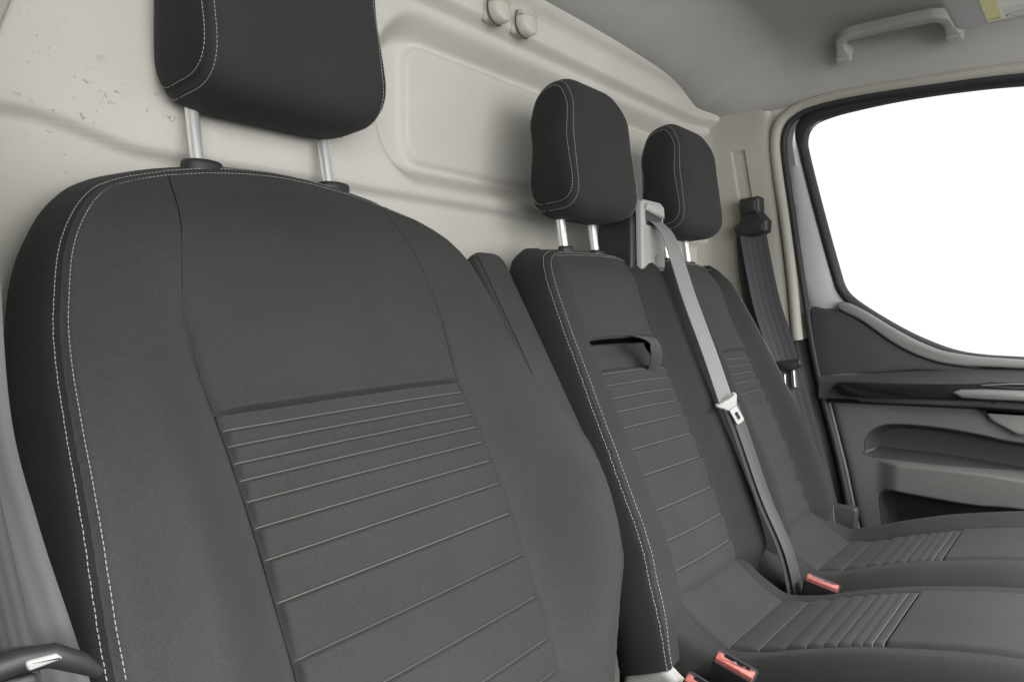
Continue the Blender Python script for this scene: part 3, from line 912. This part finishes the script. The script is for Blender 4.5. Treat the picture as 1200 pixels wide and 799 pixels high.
# belt end fitting on the floor side
plate('belt_anchor', round_poly([(-.04, .03), (.04, .03), (.035, -.04), (-.03, -.04)], .01, 4), lambda p, q, d: (1.668-d, .44-p, -.43+q), .016, M['dark_grey'], far_belt, .006)

# near belt beside the driver seat
near_belt = thing('seat_belt', 'grey seat belt hanging at the left edge beside the nearest seat with a dark grip', 'seat belt', (.10, .52, .3), 'seat belts')
ribbon('webbing', [(.122, .488, .20), (.128, .492, .06), (.136, .504, -.055), (.150, .506, -.127), (.167, .500, -.20), (.19, .49, -.30)], .046, M['web_near'], near_belt, wdir=[(1, -.25, .1), (1, -.3, .2), (1, -.3, .2)], fold=.003)
ribbon('lower_webbing', [(.118, .472, .20), (.122, .478, .06), (.126, .484, -.04), (.137, .482, -.12), (.149, .476, -.20), (.16, .468, -.30)], .026, M['web_low'], near_belt, wdir=[(.6, -.8, .2), (.7, -.7, .2)], fold=-.003)
ng = tube([(.100, .475, -.196), (.125, .470, -.193), (.150, .467, -.191), (.166, .466, -.193), (.180, .465, -.202), (.191, .465, -.212)], [.006, .007, .007, .0068, .006, .0035], 14).build('tongue', M['black'], near_belt)
plate('tongue_plate', round_poly([(.150, -0.193), (.166, -0.194), (.170, -0.198), (.152, -0.199)], .002, 3), lambda p, q, d: (p, .462-d, q+.004), .004, M['light_grey'], ng, .0015)
plate('grip', round_poly([(.118, -0.198), (.160, -0.200), (.156, -0.250), (.126, -0.250)], .006, 4), lambda p, q, d: (p, .474-d, q), .010, M['dark_grey'], ng, .004)
tube([(.128, .462, -.202), (.126, .459, -.215), (.128, .460, -.232)], .004, 10).build('catch', M['silver'], ng)
plate('end_piece', round_poly([(.100, -0.210), (.113, -0.210), (.116, -0.260), (.100, -0.260)], .004, 4), lambda p, q, d: (p, .474-d, q), .008, M['light_grey'], ng, .003)

# ================================================================== BULKHEAD
def sdf_rrect(x, z, x0, x1, z0, z1, r):
    cx, cz = (x0+x1)/2, (z0+z1)/2
    qx = np.abs(x-cx)-(x1-x0)/2+r; qz = np.abs(z-cz)-(z1-z0)/2+r
    return np.hypot(np.maximum(qx, 0), np.maximum(qz, 0)) + np.minimum(np.maximum(qx, qz), 0) - r
roof_f = hermite([-.4, 1.2, 1.45, 1.60, 1.70, 1.755, 1.785, 1.80, 1.815], [.630, .630, .626, .618, .600, .567, .525, .487, .45])
def roof_z(x, y):
    b = roof_f(x)
    return b - .095*np.clip((b-.485)/.11, 0, 1)*smooth01((y-.58)/.21)
def bulk_y(x, z):
    y = np.full_like(x, .832)
    y = y - .015*smooth01((z-.168-.020*smooth01((.40-x)/.12))/.015)                  # upper part stands forward over a soft fold
    d = sdf_rrect(x, z, .712, 1.90, .190, .455, .105)            # wide dished frame
    y = y + .046*smooth01(-d/.042)
    d2 = sdf_rrect(x, z, .802, 1.80, .232, .422, .042)          # flat pane pressed back
    y = y - .013*smooth01(-d2/.010)
    y = y - .022*smooth01((z-.462)/.02)                          # rail for the hooks
    y = y + .012*smooth01((z-.525)/.02)
    y = y - .045*smooth01((z-.495)/.055)**2                         # roll into the roof
    y = y - .036*smooth01((x-1.66)/.17)**2                       # roll into the far pillar
    return y
xs = np.arange(-.1, 1.826, .004)
ztop = roof_z(xs, np.full_like(xs, .76))+.006
# finer rows where the features are
zr = np.r_[np.linspace(-.85, 0, 12)[:-1], np.arange(0, 1.0, .0045)]
zr = np.r_[zr[zr < .46], np.linspace(.46, 1, 40)]
Z = np.zeros((len(zr), len(xs)))
for j, zt in enumerate(ztop):
    q = np.where(zr <= .46, zr, .46+(zr-.46)/(1-.46)*(zt-.46)); Z[:, j] = q
X = np.repeat(xs[None, :], len(zr), 0)
Y = bulk_y(X, Z)
bulkhead = thing('bulkhead', 'cream moulded partition panel behind all the seats with a pressed rounded recess', 'partition panel', (.9, .85, -.85))
mb = MB(); mb.grid(np.stack([X, Y, Z], -1)); bpanel = mb.build('panel', M['bulkhead'], bulkhead)

def coat_hook(x, z, label):
    yb = float(bulk_y(np.array([x]), np.array([z]))[0])
    r = thing('coat_hook', label, 'coat hook', (x, yb, z), 'coat hooks on the cream partition')
    # round cup, open on top with a slanted lip
    mb = MB(); rings = []
    R = .0225
    for (k, dd) in [(1.0, -.004), (1.02, .004), (1.0, .012), (.93, .019), (.78, .024), (.5, .027), (.2, .028)]:
        ring = []
        for i in range(36):
            a = i/36*2*math.pi
            px, pz = math.cos(a)*R*k, math.sin(a)*R*k*1.05
            cut = .25*R + .35*px*0
            if pz > cut: pz = cut + (pz-cut)*.25
            ring.append((x+px, yb-dd-.010*max(0, -pz/R)*k, z+pz-.004))
        rings.append(ring)
    mb.grid(rings, closed=True); mb.fan(rings[-1], np.mean(rings[-1], 0))
    mb.build('cup', M['hook'], r)
    pl = plate('back_plate', round_poly([(-.023, -.024), (.024, -.024), (.026, .008), (.012, .022), (-.022, .016)], .010, 6), lambda p, q, d: (x+p, yb+.004-d, z+q), .009, M['hook'], r, .003)
    plate('lip', round_poly([(-.018, .006), (.010, .001), (.014, .006), (-.016, .014)], .003, 4), lambda p, q, d: (x+p, yb-.006-d, z+q), .016, M['hook'], r, .004)
    tube([(x+.014, yb-.004, z+.006), (x+.017, yb-.016, z+.009), (x+.018, yb-.026, z+.013)], [.004, .0045, .003], 10).build('prong', M['hook'], r)
    tube([(x+math.cos(a)*(R+.0015), yb-.010, z-.004+math.sin(a)*(R+.0015)*1.05) for a in np.linspace(math.radians(140), math.radians(290), 24)], .0012, 6).build('gap_edge', M['dark_grey'], r)
coat_hook(.948, .496, 'cream coat hook high on the partition, nearer the closest seat')
coat_hook(1.020, .496, 'cream coat hook high on the partition, nearer the far window')

# driver side trim at far left
plate('pillar_trim', [(-.2, -.85), (.15, -.85), (.20, .0), (.238, .2), (.257, .256), (.272, .30), (.295, .40), (.32, .62), (-.2, .62)], lambda p, q, d: (p-.004, .816-d, q), .012, M['pillar'], None, .004, loc=(.1, .83, -.85))
tag(bpy.data.objects['pillar_trim'], 'narrow strip of cream trim in the top left corner left of the nearest headrest', 'trim panel')

near = thing('shading_pillar', 'cream pillar out of view at the left, added to shade the partition', 'pillar', (-.03, .6, -.85))  # unseen pillar, added and shaped to block light from the left partition
plate('trim', round_poly([(.46, -.85), (.84, -.85), (.84, .60), (.56, .60), (.52, .2)], [.02, .01, .01, .04, .2], 6), lambda y, z, d: (.07+d+.1*(y-.46)/.38, y, z), .03, M['pillar'], near, .01)
# ================================================================== HEADLINER
ys = np.r_[np.arange(-.49, .56, .03), np.arange(.56, .83, .008)]
xs2 = np.r_[np.arange(-.3, 1.4, .05), np.arange(1.4, 1.80, .008), 1.80]
XX, YY = np.meshgrid(xs2, ys)
ZZ = roof_z(XX, YY)
# shallow pad around the grab handle
mb = MB(); mb.grid(np.stack([XX, YY, ZZ], -1), flip=False)
hl = mb.build('roof_lining', M['headliner'], None, loc=(.9, .3, .62))
tag(hl, 'grey cloth roof lining curving down over the far door', 'roof lining')

# ================================================================== FAR PILLAR AND DOOR
far_pillar = thing('pillar_trim', 'tall cream pillar trim between the partition and the far window, with a belt height slot', 'trim panel', (1.80, .70, -.5))
pl = [(1.768, .815), (1.782, .800), (1.790, .780), (1.793, .745), (1.795, .70), (1.796, .672), (1.798, .655), (1.803, .645), (1.812, .640), (1.825, .637), (1.85, .636)]
pfun = []
zz = np.r_[np.arange(-.06, .20, .02), np.arange(.20, .498, .003), .498]
rows = []
def lean_y(z): return -.055*np.clip((.41-z)/.45, -0.2, 1.2)
for z in zz:
    row = []
    for k, (px, py) in enumerate(pl):
        s = smooth01((.70-py)/.06)
        row.append((px, py+lean_y(z)*s, z))
    # densify
    row = np.array(row); L = np.r_[0, np.cumsum(np.linalg.norm(np.diff(row, axis=0), axis=1))]
    t = np.linspace(0, L[-1], 150)
    fx = hermite(L, row[:, 0]); fyy = hermite(L, row[:, 1])
    rows.append(np.stack([fx(t), fyy(t), np.full_like(t, z)], 1))
rows = np.array(rows)
# pressed slot for the belt height adjuster
yc = .722-.022*(.40-rows[..., 2])/.13; d = np.maximum(np.abs(rows[..., 1]-yc)-.016, np.abs(rows[..., 2]-.305)-.095)
rows[..., 0] += .007*smooth01(-d/.003+.5)
mb = MB(); mb.grid(rows); mb.build('upper_trim', M['pillar'], far_pillar)
lo = []
for z in np.arange(-.56, -.055, .02):
    dy = -.13*np.clip((-.06-z)/.45, 0, 1.2)
    lo.append([(1.80-.0*k, .80-.18*k/14 + dy + (-.048 if True else 0), z) if k < 12 else (1.80+.012*(k-11), .80-.18*k/14+dy-.048, z) for k in range(16)])
mb = MB(); mb.grid(lo); mb.build('lower_trim', M['dark_grey'], far_pillar)
door = thing('passenger_door', 'far side door with grey panel, gloss black strip and a large bright window', 'vehicle door', (1.82, .3, -.6))
def dp(x0): return lambda y, z, d: (x0-d, y, z)
GL = [(-.32, -.105), (-.10, -.095), (.131, -.087), (.204, -.084), (.257, -.075), (.313, -.053), (.364, -.026), (.425, .013), (.462, .042), (.478, .065), (.489, .099), (.518, .203), (.546, .310), (.563, .380), (.567, .405), (.562, .430), (.546, .447), (.515, .456), (.47, .462), (.372, .468), (.259, .467), (.142, .459), (-.10, .43), (-.32, .38)]
# smooth closed outline
def smooth_closed(P, step=.008):
    P = [Vector(p) for p in P]; n = len(P); out = []
    for i in range(n):
        p0, p1, p2, p3 = P[i-1], P[i], P[(i+1) % n], P[(i+2) % n]
        k = max(2, int((p2-p1).length/step))
        k = min(k, 14)
        for j in range(k):
            t = j/k
            q = .5*((2*p1)+(p2-p0)*t+(2*p0-5*p1+4*p2-p3)*t*t+(3*p1-p0-3*p2+p3)*t**3)
            out.append((q.x, q.y))
    return out
GLs = smooth_closed(GL)
def offset(P, d):
    P = np.array(P); T = np.roll(P, -1, 0)-np.roll(P, 1, 0); T /= np.linalg.norm(T, axis=1)[:, None]
    N = np.stack([T[:, 1], -T[:, 0]], 1)
    c = P.mean(0)
    if np.mean(np.sum(N*(P-c), 1)) < 0: N = -N
    dd = d if np.ndim(d) else np.full(len(P), d)
    return P+N*dd[:, None]
mb = MB(); g = offset(GLs, .012)
b = len(mb.v); mb.v = [(1.838, p[0], p[1]) for p in g]; mb.f = [tuple(range(len(g)))]
pane = mb.build('window_pane', M['glass'], door, smooth=False)
def frame_ring(name, P, profile, mat, parent):
    """profile: (offset, x)"""
    rows = []
    for o, x in profile:
        oo = o(np.array(P)) if callable(o) else o
        q = offset(P, oo); rows.append([(x, p[0], p[1]) for p in q])
    mb = MB(); mb.grid(rows, closed=True)
    return mb.build(name, mat, parent, sharp=50)
GA = np.array(GLs)
def wid(base, rear):
    """frame width: wider towards the belt line at the rear edge"""
    def f(P):
        t = smooth01((P[:, 0]-.44)/.04)*smooth01((.40-P[:, 1])/.30)
        return base+rear*t
    return f
def seal_w(base):
    return lambda P: base+.016*smooth01((P[:, 1]-.39)/.05)+.010*smooth01((.02-P[:, 1])/.06)
frame_ring('inner_seal', GLs, [(-.002, 1.834), (-.001, 1.818), (.003, 1.812), (seal_w(.011), 1.811), (seal_w(.015), 1.814), (seal_w(.017), 1.83)], M['rubber'], door)
frame_ring('window_frame', GLs, [(.014, 1.830), (.016, 1.822), (.019, 1.819), (wid(.022, .026), 1.818), (wid(.028, .036), 1.814), (wid(.042, .050), 1.819), (wid(.046, .056), 1.832)], M['paint'], door)
# door opening seal (on the body): a thick rubber lip round the top and rear of the opening
SEAL = [(-.30, .396), (-.10, .443), (.142, .471), (.291, .479), (.458, .482), (.545, .476), (.584, .462), (.605, .440), (.613, .405), (.607, .345), (.590, .235), (.569, .10), (.551, -.01), (.535, -.10), (.512, -.20), (.485, -.30), (.462, -.40), (.447, -.48)]
def open_smooth(P, k=8):
    P = [Vector(p) for p in P]; n = len(P); out = []
    for i in range(n-1):
        p0, p1, p2, p3 = P[max(i-1, 0)], P[i], P[i+1], P[min(i+2, n-1)]
        for j in range(k):
            t = j/k
            out.append(.5*((2*p1)+(p2-p0)*t+(2*p0-5*p1+4*p2-p3)*t*t+(3*p1-p0-3*p2+p3)*t**3))
    out.append(P[-1]); return out
sl = open_smooth(SEAL)
tube([(1.804, p.x, p.y) for p in sl], .0075, 10).build('door_seal', M['rubber'], None, loc=(1.806, .6, .4))
tag(bpy.data.objects['door_seal'], 'black rubber lip framing the far door opening along its top and rear edge', 'door seal')
# cream edge trim above the window, along the roof lining
TR = [(-.30, .411), (-.10, .458), (.142, .486), (.291, .494), (.458, .497), (.552, .490), (.600, .474), (.625, .447), (.632, .405), (.626, .345), (.609, .235), (.590, .10), (.577, -.03), (.573, -.06)]
tr = open_smooth(TR)
tube([(1.802, p.x, p.y) for p in tr], .0125, 12).build('edge_trim', M['pillar'], far_pillar)

ps = open_smooth([(.40, .520), (.545, .512), (.600, .492), (.632, .455), (.640, .405), (.632, .345), (.612, .235), (.590, .10), (.575, -.01), (.565, -.10), (.54, -.20), (.51, -.30), (.49, -.40), (.475, -.54)])
def flange(name, pts_, mat):
    m = MB(); m.grid([[(1.812, p.x+.02, p.y+.05) for p in pts_], [(1.818, p.x, p.y) for p in pts_], [(1.822, p.x-.055, p.y-(.05 if p.y > .42 else 0)) for p in pts_]])
    m.build(name, mat, far_pillar)
cut = next(k for k, p in enumerate(ps) if p.y < -.05)
flange('body_flange', ps[:cut+1], M['pillar']); flange('lower_flange', ps[cut:], M['rubber'])
# sheet metal behind the card
mb = MB(); mb.v = [(1.90, -.4, -.75), (1.90, .60, -.75), (1.90, .60, -.16), (1.90, -.4, -.2)]; mb.f = [(0, 1, 2, 3)]
mb.build('outer_skin', M['paint'], door, smooth=False)

# lower door card as one moulded sheet
def inside(P, y, z):
    """signed distance to polygon, negative inside"""
    P = np.array(P); d = np.full(y.shape, 1e9); s = np.zeros(y.shape, bool)
    for i in range(len(P)):
        a, b = P[i], P[(i+1) % len(P)]
        e = b-a; t = np.clip(((y-a[0])*e[0]+(z-a[1])*e[1])/(e@e+1e-12), 0, 1)
        d = np.minimum(d, np.hypot(y-a[0]-e[0]*t, z-a[1]-e[1]*t))
        c = ((a[1] > z) != (b[1] > z)) & (y < (b[0]-a[0])*(z-a[1])/(b[1]-a[1]+1e-12)+a[0])
        s ^= c
    return np.where(s, -d, d)
yy = np.arange(-.34, .56, .0024); zz = np.arange(-.60, -.13, .0024)
YY, ZZ = np.meshgrid(yy, zz)
rear = np.interp(ZZ, [-.62, -.493, -.446, -.352, -.237, -.101], [.405, .433, .444, .464, .494, .528])
YY = -.34+(YY+.34)/(.90)*(rear+.34)           # follow the rear edge
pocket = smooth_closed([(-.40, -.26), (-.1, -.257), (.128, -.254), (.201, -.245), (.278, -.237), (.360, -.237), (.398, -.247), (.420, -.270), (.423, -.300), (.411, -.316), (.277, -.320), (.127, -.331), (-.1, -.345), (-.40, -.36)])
bin_ = smooth_closed([(-.40, -.39), (-.1, -.395), (.127, -.384), (.213, -.389), (.308, -.384), (.375, -.382), (.392, -.40), (.385, -.46), (.37, -.60), (0, -.62), (-.4, -.62)])
dpk = inside(pocket, YY, ZZ); dbn = inside(bin_, YY, ZZ)
XXd = np.full_like(YY, 1.800)
XXd += .070*smooth01(-dpk/.022)
upper_lip = np.clip((ZZ+.30)/.05, 0, 1)
XXd += .075*smooth01(-dbn/.022)
band = smooth01((.40-YY)/.05)*smooth01((ZZ+.40)/.012)*smooth01((-.315-ZZ)/.012)
XXd -= .016*band
edge = (rear-YY)
XXd += .020*np.exp(-edge/.006)
PD = np.stack([XXd, YY, ZZ], -1)
full = MB(); full.grid(PD, flip=True)
card = full.build('door_panel', M['door_grey'], door)
def liner(name, outline, depth, wall, mat):
    rows = []
    for d in np.linspace(.0015, wall*.80, 9):
        q = offset(outline, -d)
        rows.append([(1.800+depth*float(smooth01(d/wall))-.0025, p[0], p[1]) for p in q])
    m = MB(); m.grid(rows, closed=True)
    b = len(m.v); n = len(rows[-1]); m.v.extend(rows[-1]); ctr_ = np.mean(np.array(rows[-1]), 0)
    bm = bmesh.new(); lp_ = [bm.verts.new(p) for p in rows[-1]]
    ed = [bm.edges.new((lp_[k], lp_[(k+1) % n])) for k in range(n)]
    bmesh.ops.triangle_fill(bm, edges=ed, use_beauty=True)
    bm.verts.index_update()
    for f in bm.faces: m.f.append(tuple(b+v.index for v in f.verts))
    bm.free()
    m.build(name, mat, card, sharp=60)
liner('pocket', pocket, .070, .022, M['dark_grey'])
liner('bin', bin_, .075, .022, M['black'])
# pale rim at the rear edge of the card
tube([(1.806, y-.001, z) for y, z in [(.552, .017), (.528, -.101), (.511, -.17), (.494, -.237), (.464, -.352), (.444, -.446), (.425, -.53)]], .0042, 8).build('panel_rim', M['door_grey'], door)

quarter = smooth_closed([(.546, .012), (.520, .0145), (.479, .010), (.433, -.016), (.371, -.061), (.313, -.091), (.250, -.106), (.131, -.112), (-.33, -.12), (-.33, -.15), (.10, -.135), (.296, -.120), (.414, -.131), (.521, -.140), (.537, -.075)], .01)
plate('quarter_panel', quarter, dp(1.822), .022, M['dark_grey'], door, .006)
ledge = smooth_closed([(.486, .026), (.466, .028), (.424, .006), (.363, -.033), (.305, -.064), (.249, -.081), (.131, -.0895), (-.33, -.10), (-.33, -.115), (.131, -.107), (.249, -.105), (.313, -.090), (.371, -.060), (.433, -.014), (.479, .011)], .01)
plate('window_ledge', ledge, dp(1.826), .034, M['ledge_grey'], door, .006, 3)
arm = [(.520, -.134), (.414, -.128), (.296, -.117), (.234, -.108), (.131, -.106), (-.33, -.11), (-.33, -.19), (.129, -.186), (.202, -.192), (.209, -.186), (.500, -.196)]
# armrest: a swelling with a rounded top
rows = []
for y in np.linspace(-.33, .522, 80):
    top = np.interp(-y, [-.522, -.414, -.296, -.234, -.131, .33], [-.134, -.128, -.117, -.110, -.107, -.11])
    bot = np.interp(-y, [-.522, -.5, -.209, -.129, .33], [-.192, -.196, -.187, -.188, -.19])
    k = smooth01((.53-y)/.25)*.6+.4
    row = []
    for t in np.linspace(0, 1, 15):
        a = t*math.pi
        z = top+(bot-top)*(t if t > .0 else 0)
        out = .030*k*min(1, math.sin(min(a*1.15, math.pi/2))**.8)
        row.append((1.806-out, y, z))
    row.append((1.812, y, bot-.001))
    rows.append(row)
mb = MB(); mb.grid(rows); mb.build('armrest', M['dark_grey'], door)
gl = smooth_closed([(.474, -.152), (.35, -.148), (.216, -.141), (.129, -.134), (-.33, -.13), (-.33, -.172), (.129, -.174), (.186, -.1745), (.33, -.179), (.445, -.182), (.466, -.174)], .01)
plate('gloss_strip', gl, dp(1.790), .020, M['gloss'], door, .003, 2)
hd = round_poly([(.252, -.160), (.236, -.1525), (.195, -.149), (.10, -.147), (.10, -.168), (.195, -.1695), (.232, -.169)], .004, 4)
plate('door_handle', hd, dp(1.770), .010, M['silver'], door, .004, 3)
plate('handle_lever', round_poly([(.215, -.142), (.15, -.135), (.02, -.130), (.02, -.140), (.15, -.1445)], .002, 3), dp(1.771), .008, M['silver'], door, .002, 2)
plate('lower_strip', [(.500, -.190), (.212, -.183), (.203, -.190), (-.33, -.188), (-.33, -.199), (.196, -.199), (.205, -.193), (.498, -.200)], dp(1.80), .012, M['gloss'], door, .002, 2)
plate('pull_cup', round_poly([(.20, -.192), (-.05, -.190), (-.05, -.240), (.14, -.240), (.185, -.215)], [.004, .004, .02, .02, .02], 5), dp(1.806), .018, M['ledge_grey'], door, .008, 3)

# ================================================================== GRAB HANDLE
gh = thing('grab_handle', 'grey grab handle on the roof lining above the far window', 'grab handle', (1.735, .38, .58))
def gpt(y, u):
    # u: 0 at the roof lining, 1 at the bar, further inboard
    return (1.738-.060*u, y, .565+.020*u)
path = [(.462, -.1), (.461, .25), (.460, .55), (.456, .82), (.440, .98), (.42, 1.0), (.36, 1.02), (.30, 1.0), (.282, .98), (.266, .82), (.260, .55), (.256, .25), (.254, -.1)]
rows = []
pts = [Vector(gpt(y, d)) for y, d in path]
pts2 = []
for i in range(len(pts)-1):
    p0, p1, p2, p3 = pts[max(i-1, 0)], pts[i], pts[i+1], pts[min(i+2, len(pts)-1)]
    for k in range(6):
        t = k/6; pts2.append(.5*((2*p1)+(p2-p0)*t+(2*p0-5*p1+4*p2-p3)*t*t+(3*p1-p0-3*p2+p3)*t**3))
pts2.append(pts[-1])
for i, p in enumerate(pts2):
    t = (pts2[min(i+1, len(pts2)-1)]-pts2[max(i-1, 0)]).normalized()
    side = Vector((.35, 0, .94))
    n2 = t.cross(side).normalized()
    f = i/(len(pts2)-1); endk = max(smooth01((.16-f)/.12), smooth01((f-.84)/.12))
    hx, hy = .0120+.004*endk, .0100+.005*endk
    o = round_poly([(-hx, -hy), (hx, -hy), (hx, hy), (-hx, hy)], .006, 4)
    rows.append([p+side*q[0]+n2*q[1] for q in o])
mb = MB(); mb.grid(rows, closed=True)
grip = mb.build('grip', M['handle_grey'], gh)
for y in (.462, .254):
    plate('end_cap', round_poly([(-.016, -.020), (.016, -.020), (.016, .020), (-.016, .020)], .006, 5),
          lambda p, q, d, y=y: tuple(Vector(gpt(y, 0)) + Vector((0, 1, 0))*p + Vector((.45, 0, .89))*q + Vector((-.89, 0, .45))*(d-.006)), .012, M['handle_grey'], gh, .004)

# ================================================================== SUN VISOR
vis = thing('sun_visor', 'grey sun visor folded up at the top right with a yellow and white warning label', 'sun visor', (1.4, .1, .54))
def vp(p, q, d): return (p-.012, q+.024, .531-d)
plate('visor_board', round_poly([(1.15, .206), (1.603, .206), (1.603, -.02), (1.15, -.02)], [.03, .028, .03, .03], 7), vp, .018, M['visor'], vis, .008, 4)
lab = plate('warning_label', round_poly([(1.44, .155), (1.577, .155), (1.577, .02), (1.44, .02)], .003, 3), lambda p, q, d: vp(p, q, d+.0182), .0004, M['label_white'], vis, .0002, 1)
plate('yellow_band', [(1.442, .154), (1.576, .154), (1.576, .132), (1.442, .132)], lambda p, q, d: vp(p, q, d+.0188), .0003, M['label_yellow'], lab, .0001, 1)
plate('band_line', [(1.562, .150), (1.564, .150), (1.564, .135), (1.562, .135)], lambda p, q, d: vp(p, q, d+.0193), .0003, M['label_ink'], lab, .0001, 1)
ringp = []
mb = MB(); r1 = []; r2 = []
for k in range(40):
    a = k/40*2*math.pi
    r1.append(vp(1.562+.0105*math.cos(a), .105+.022*math.sin(a), .0193)); r2.append(vp(1.562+.0088*math.cos(a), .105+.0195*math.sin(a), .0193))
mb.grid([r1, r2], closed=True); mb.build('pictogram_ring', M['label_ink'], lab, smooth=False)
mb = MB()
for (x0, y0, x1, y1, w) in [(1.567, .117, 1.560, .105, .0016), (1.560, .105, 1.564, .093, .0016), (1.545, .127, 1.545, .077, .0010), (1.538, .127, 1.538, .085, .0010), (1.531, .127, 1.531, .077, .0010), (1.524, .127, 1.524, .092, .0010)]:
    dx, dy = x1-x0, y1-y0; l = math.hypot(dx, dy); nx, ny = -dy/l*w/2, dx/l*w/2
    k = len(mb.v)
    mb.v += [vp(x0+nx, y0+ny, .0195), vp(x1+nx, y1+ny, .0195), vp(x1-nx, y1-ny, .0195), vp(x0-nx, y0-ny, .0195)]; mb.f.append((k, k+1, k+2, k+3))
mb.build('print', M['label_grey'], lab, smooth=False)

# ================================================================== FLOOR
mb = MB(); mb.v = [(-.6, -1.2, -.86), (1.85, -1.2, -.86), (1.85, .85, -.86), (-.6, .85, -.86)]; mb.f = [(0, 1, 2, 3)]
fl = mb.build('floor', M['floor'], None, smooth=False, loc=(.6, 0, -.86)); fl['kind'] = 'structure'

# ================================================================== LIGHT
world = bpy.data.worlds.new('World'); scene.world = world
world.use_nodes = True
bg = world.node_tree.nodes['Background']
bg.inputs[0].default_value = (1, 1, 1, 1)
# pale bright surroundings: dimmer on the near side of the vehicle, brighter overhead
wn = world.node_tree
wc = wn.nodes.new('ShaderNodeTexCoord'); wx = wn.nodes.new('ShaderNodeSeparateXYZ'); wn.links.new(wc.outputs['Generated'], wx.inputs[0])
def wmap(sock, a, b, c, d):
    q = wn.nodes.new('ShaderNodeMapRange'); q.interpolation_type = 'SMOOTHSTEP'
    for k, v in zip(('From Min', 'From Max', 'To Min', 'To Max'), (a, b, c, d)): q.inputs[k].default_value = v
    wn.links.new(sock, q.inputs['Value']); return q.outputs[0]
def wmath(op, a, b):
    q = wn.nodes.new('ShaderNodeMath'); q.operation = op
    wn.links.new(a, q.inputs[0]); wn.links.new(b, q.inputs[1]); return q.outputs[0]
side_ = wmap(wx.outputs['X'], -.9, .5, .24, .80)
up_ = wmap(wx.outputs['Z'], .30, .9, 0.0, 1.0)
low_ = wmap(wx.outputs['Z'], -.6, -.1, .45, 1.0)
wn.links.new(wmath('MULTIPLY', wmath('ADD', side_, up_), low_), bg.inputs[1])
def area(name, loc, target, sx, sy, power, color=(1, 1, 1)):
    l = bpy.data.lights.new(name, 'AREA'); l.shape = 'RECTANGLE'; l.size = sx; l.size_y = sy; l.energy = power; l.color = color
    o = bpy.data.objects.new(name, l); COL.objects.link(o); o.location = loc
    d = Vector(target)-Vector(loc); o.rotation_euler = d.to_track_quat('-Z', 'Y').to_euler()
    return o
area('windscreen_light', (.78, -.98, 1.08), (.88, .2, -.35), 1.5, .5, 76, (1, .995, .98))
area('open_door_light', (-.55, -2.1, .25), (.95, .75, .15), 2.8, 1.3, 69, (1, .995, .98))

# ================================================================== CAMERA
cam = bpy.data.cameras.new('camera'); cam.sensor_width = 36; cam.lens = 880/1200*36
cam.clip_start = .02; cam.clip_end = 100
co = bpy.data.objects.new('camera', cam); COL.objects.link(co)
yaw, pitch = math.radians(38.5), math.radians(-2)
Fv = Vector((math.cos(yaw)*math.cos(pitch), math.sin(yaw)*math.cos(pitch), math.sin(pitch)))
co.location = (0, 0, 0); co.rotation_euler = Fv.to_track_quat('-Z', 'Y').to_euler()
scene.camera = co
scene.view_settings.view_transform = 'Standard'
scene.view_settings.look = 'None'
scene.view_settings.exposure = 0.48
scene.view_settings.gamma = 1
scene.render.engine = 'CYCLES'
scene.cycles.max_bounces = 8
scene.cycles.use_denoising = True
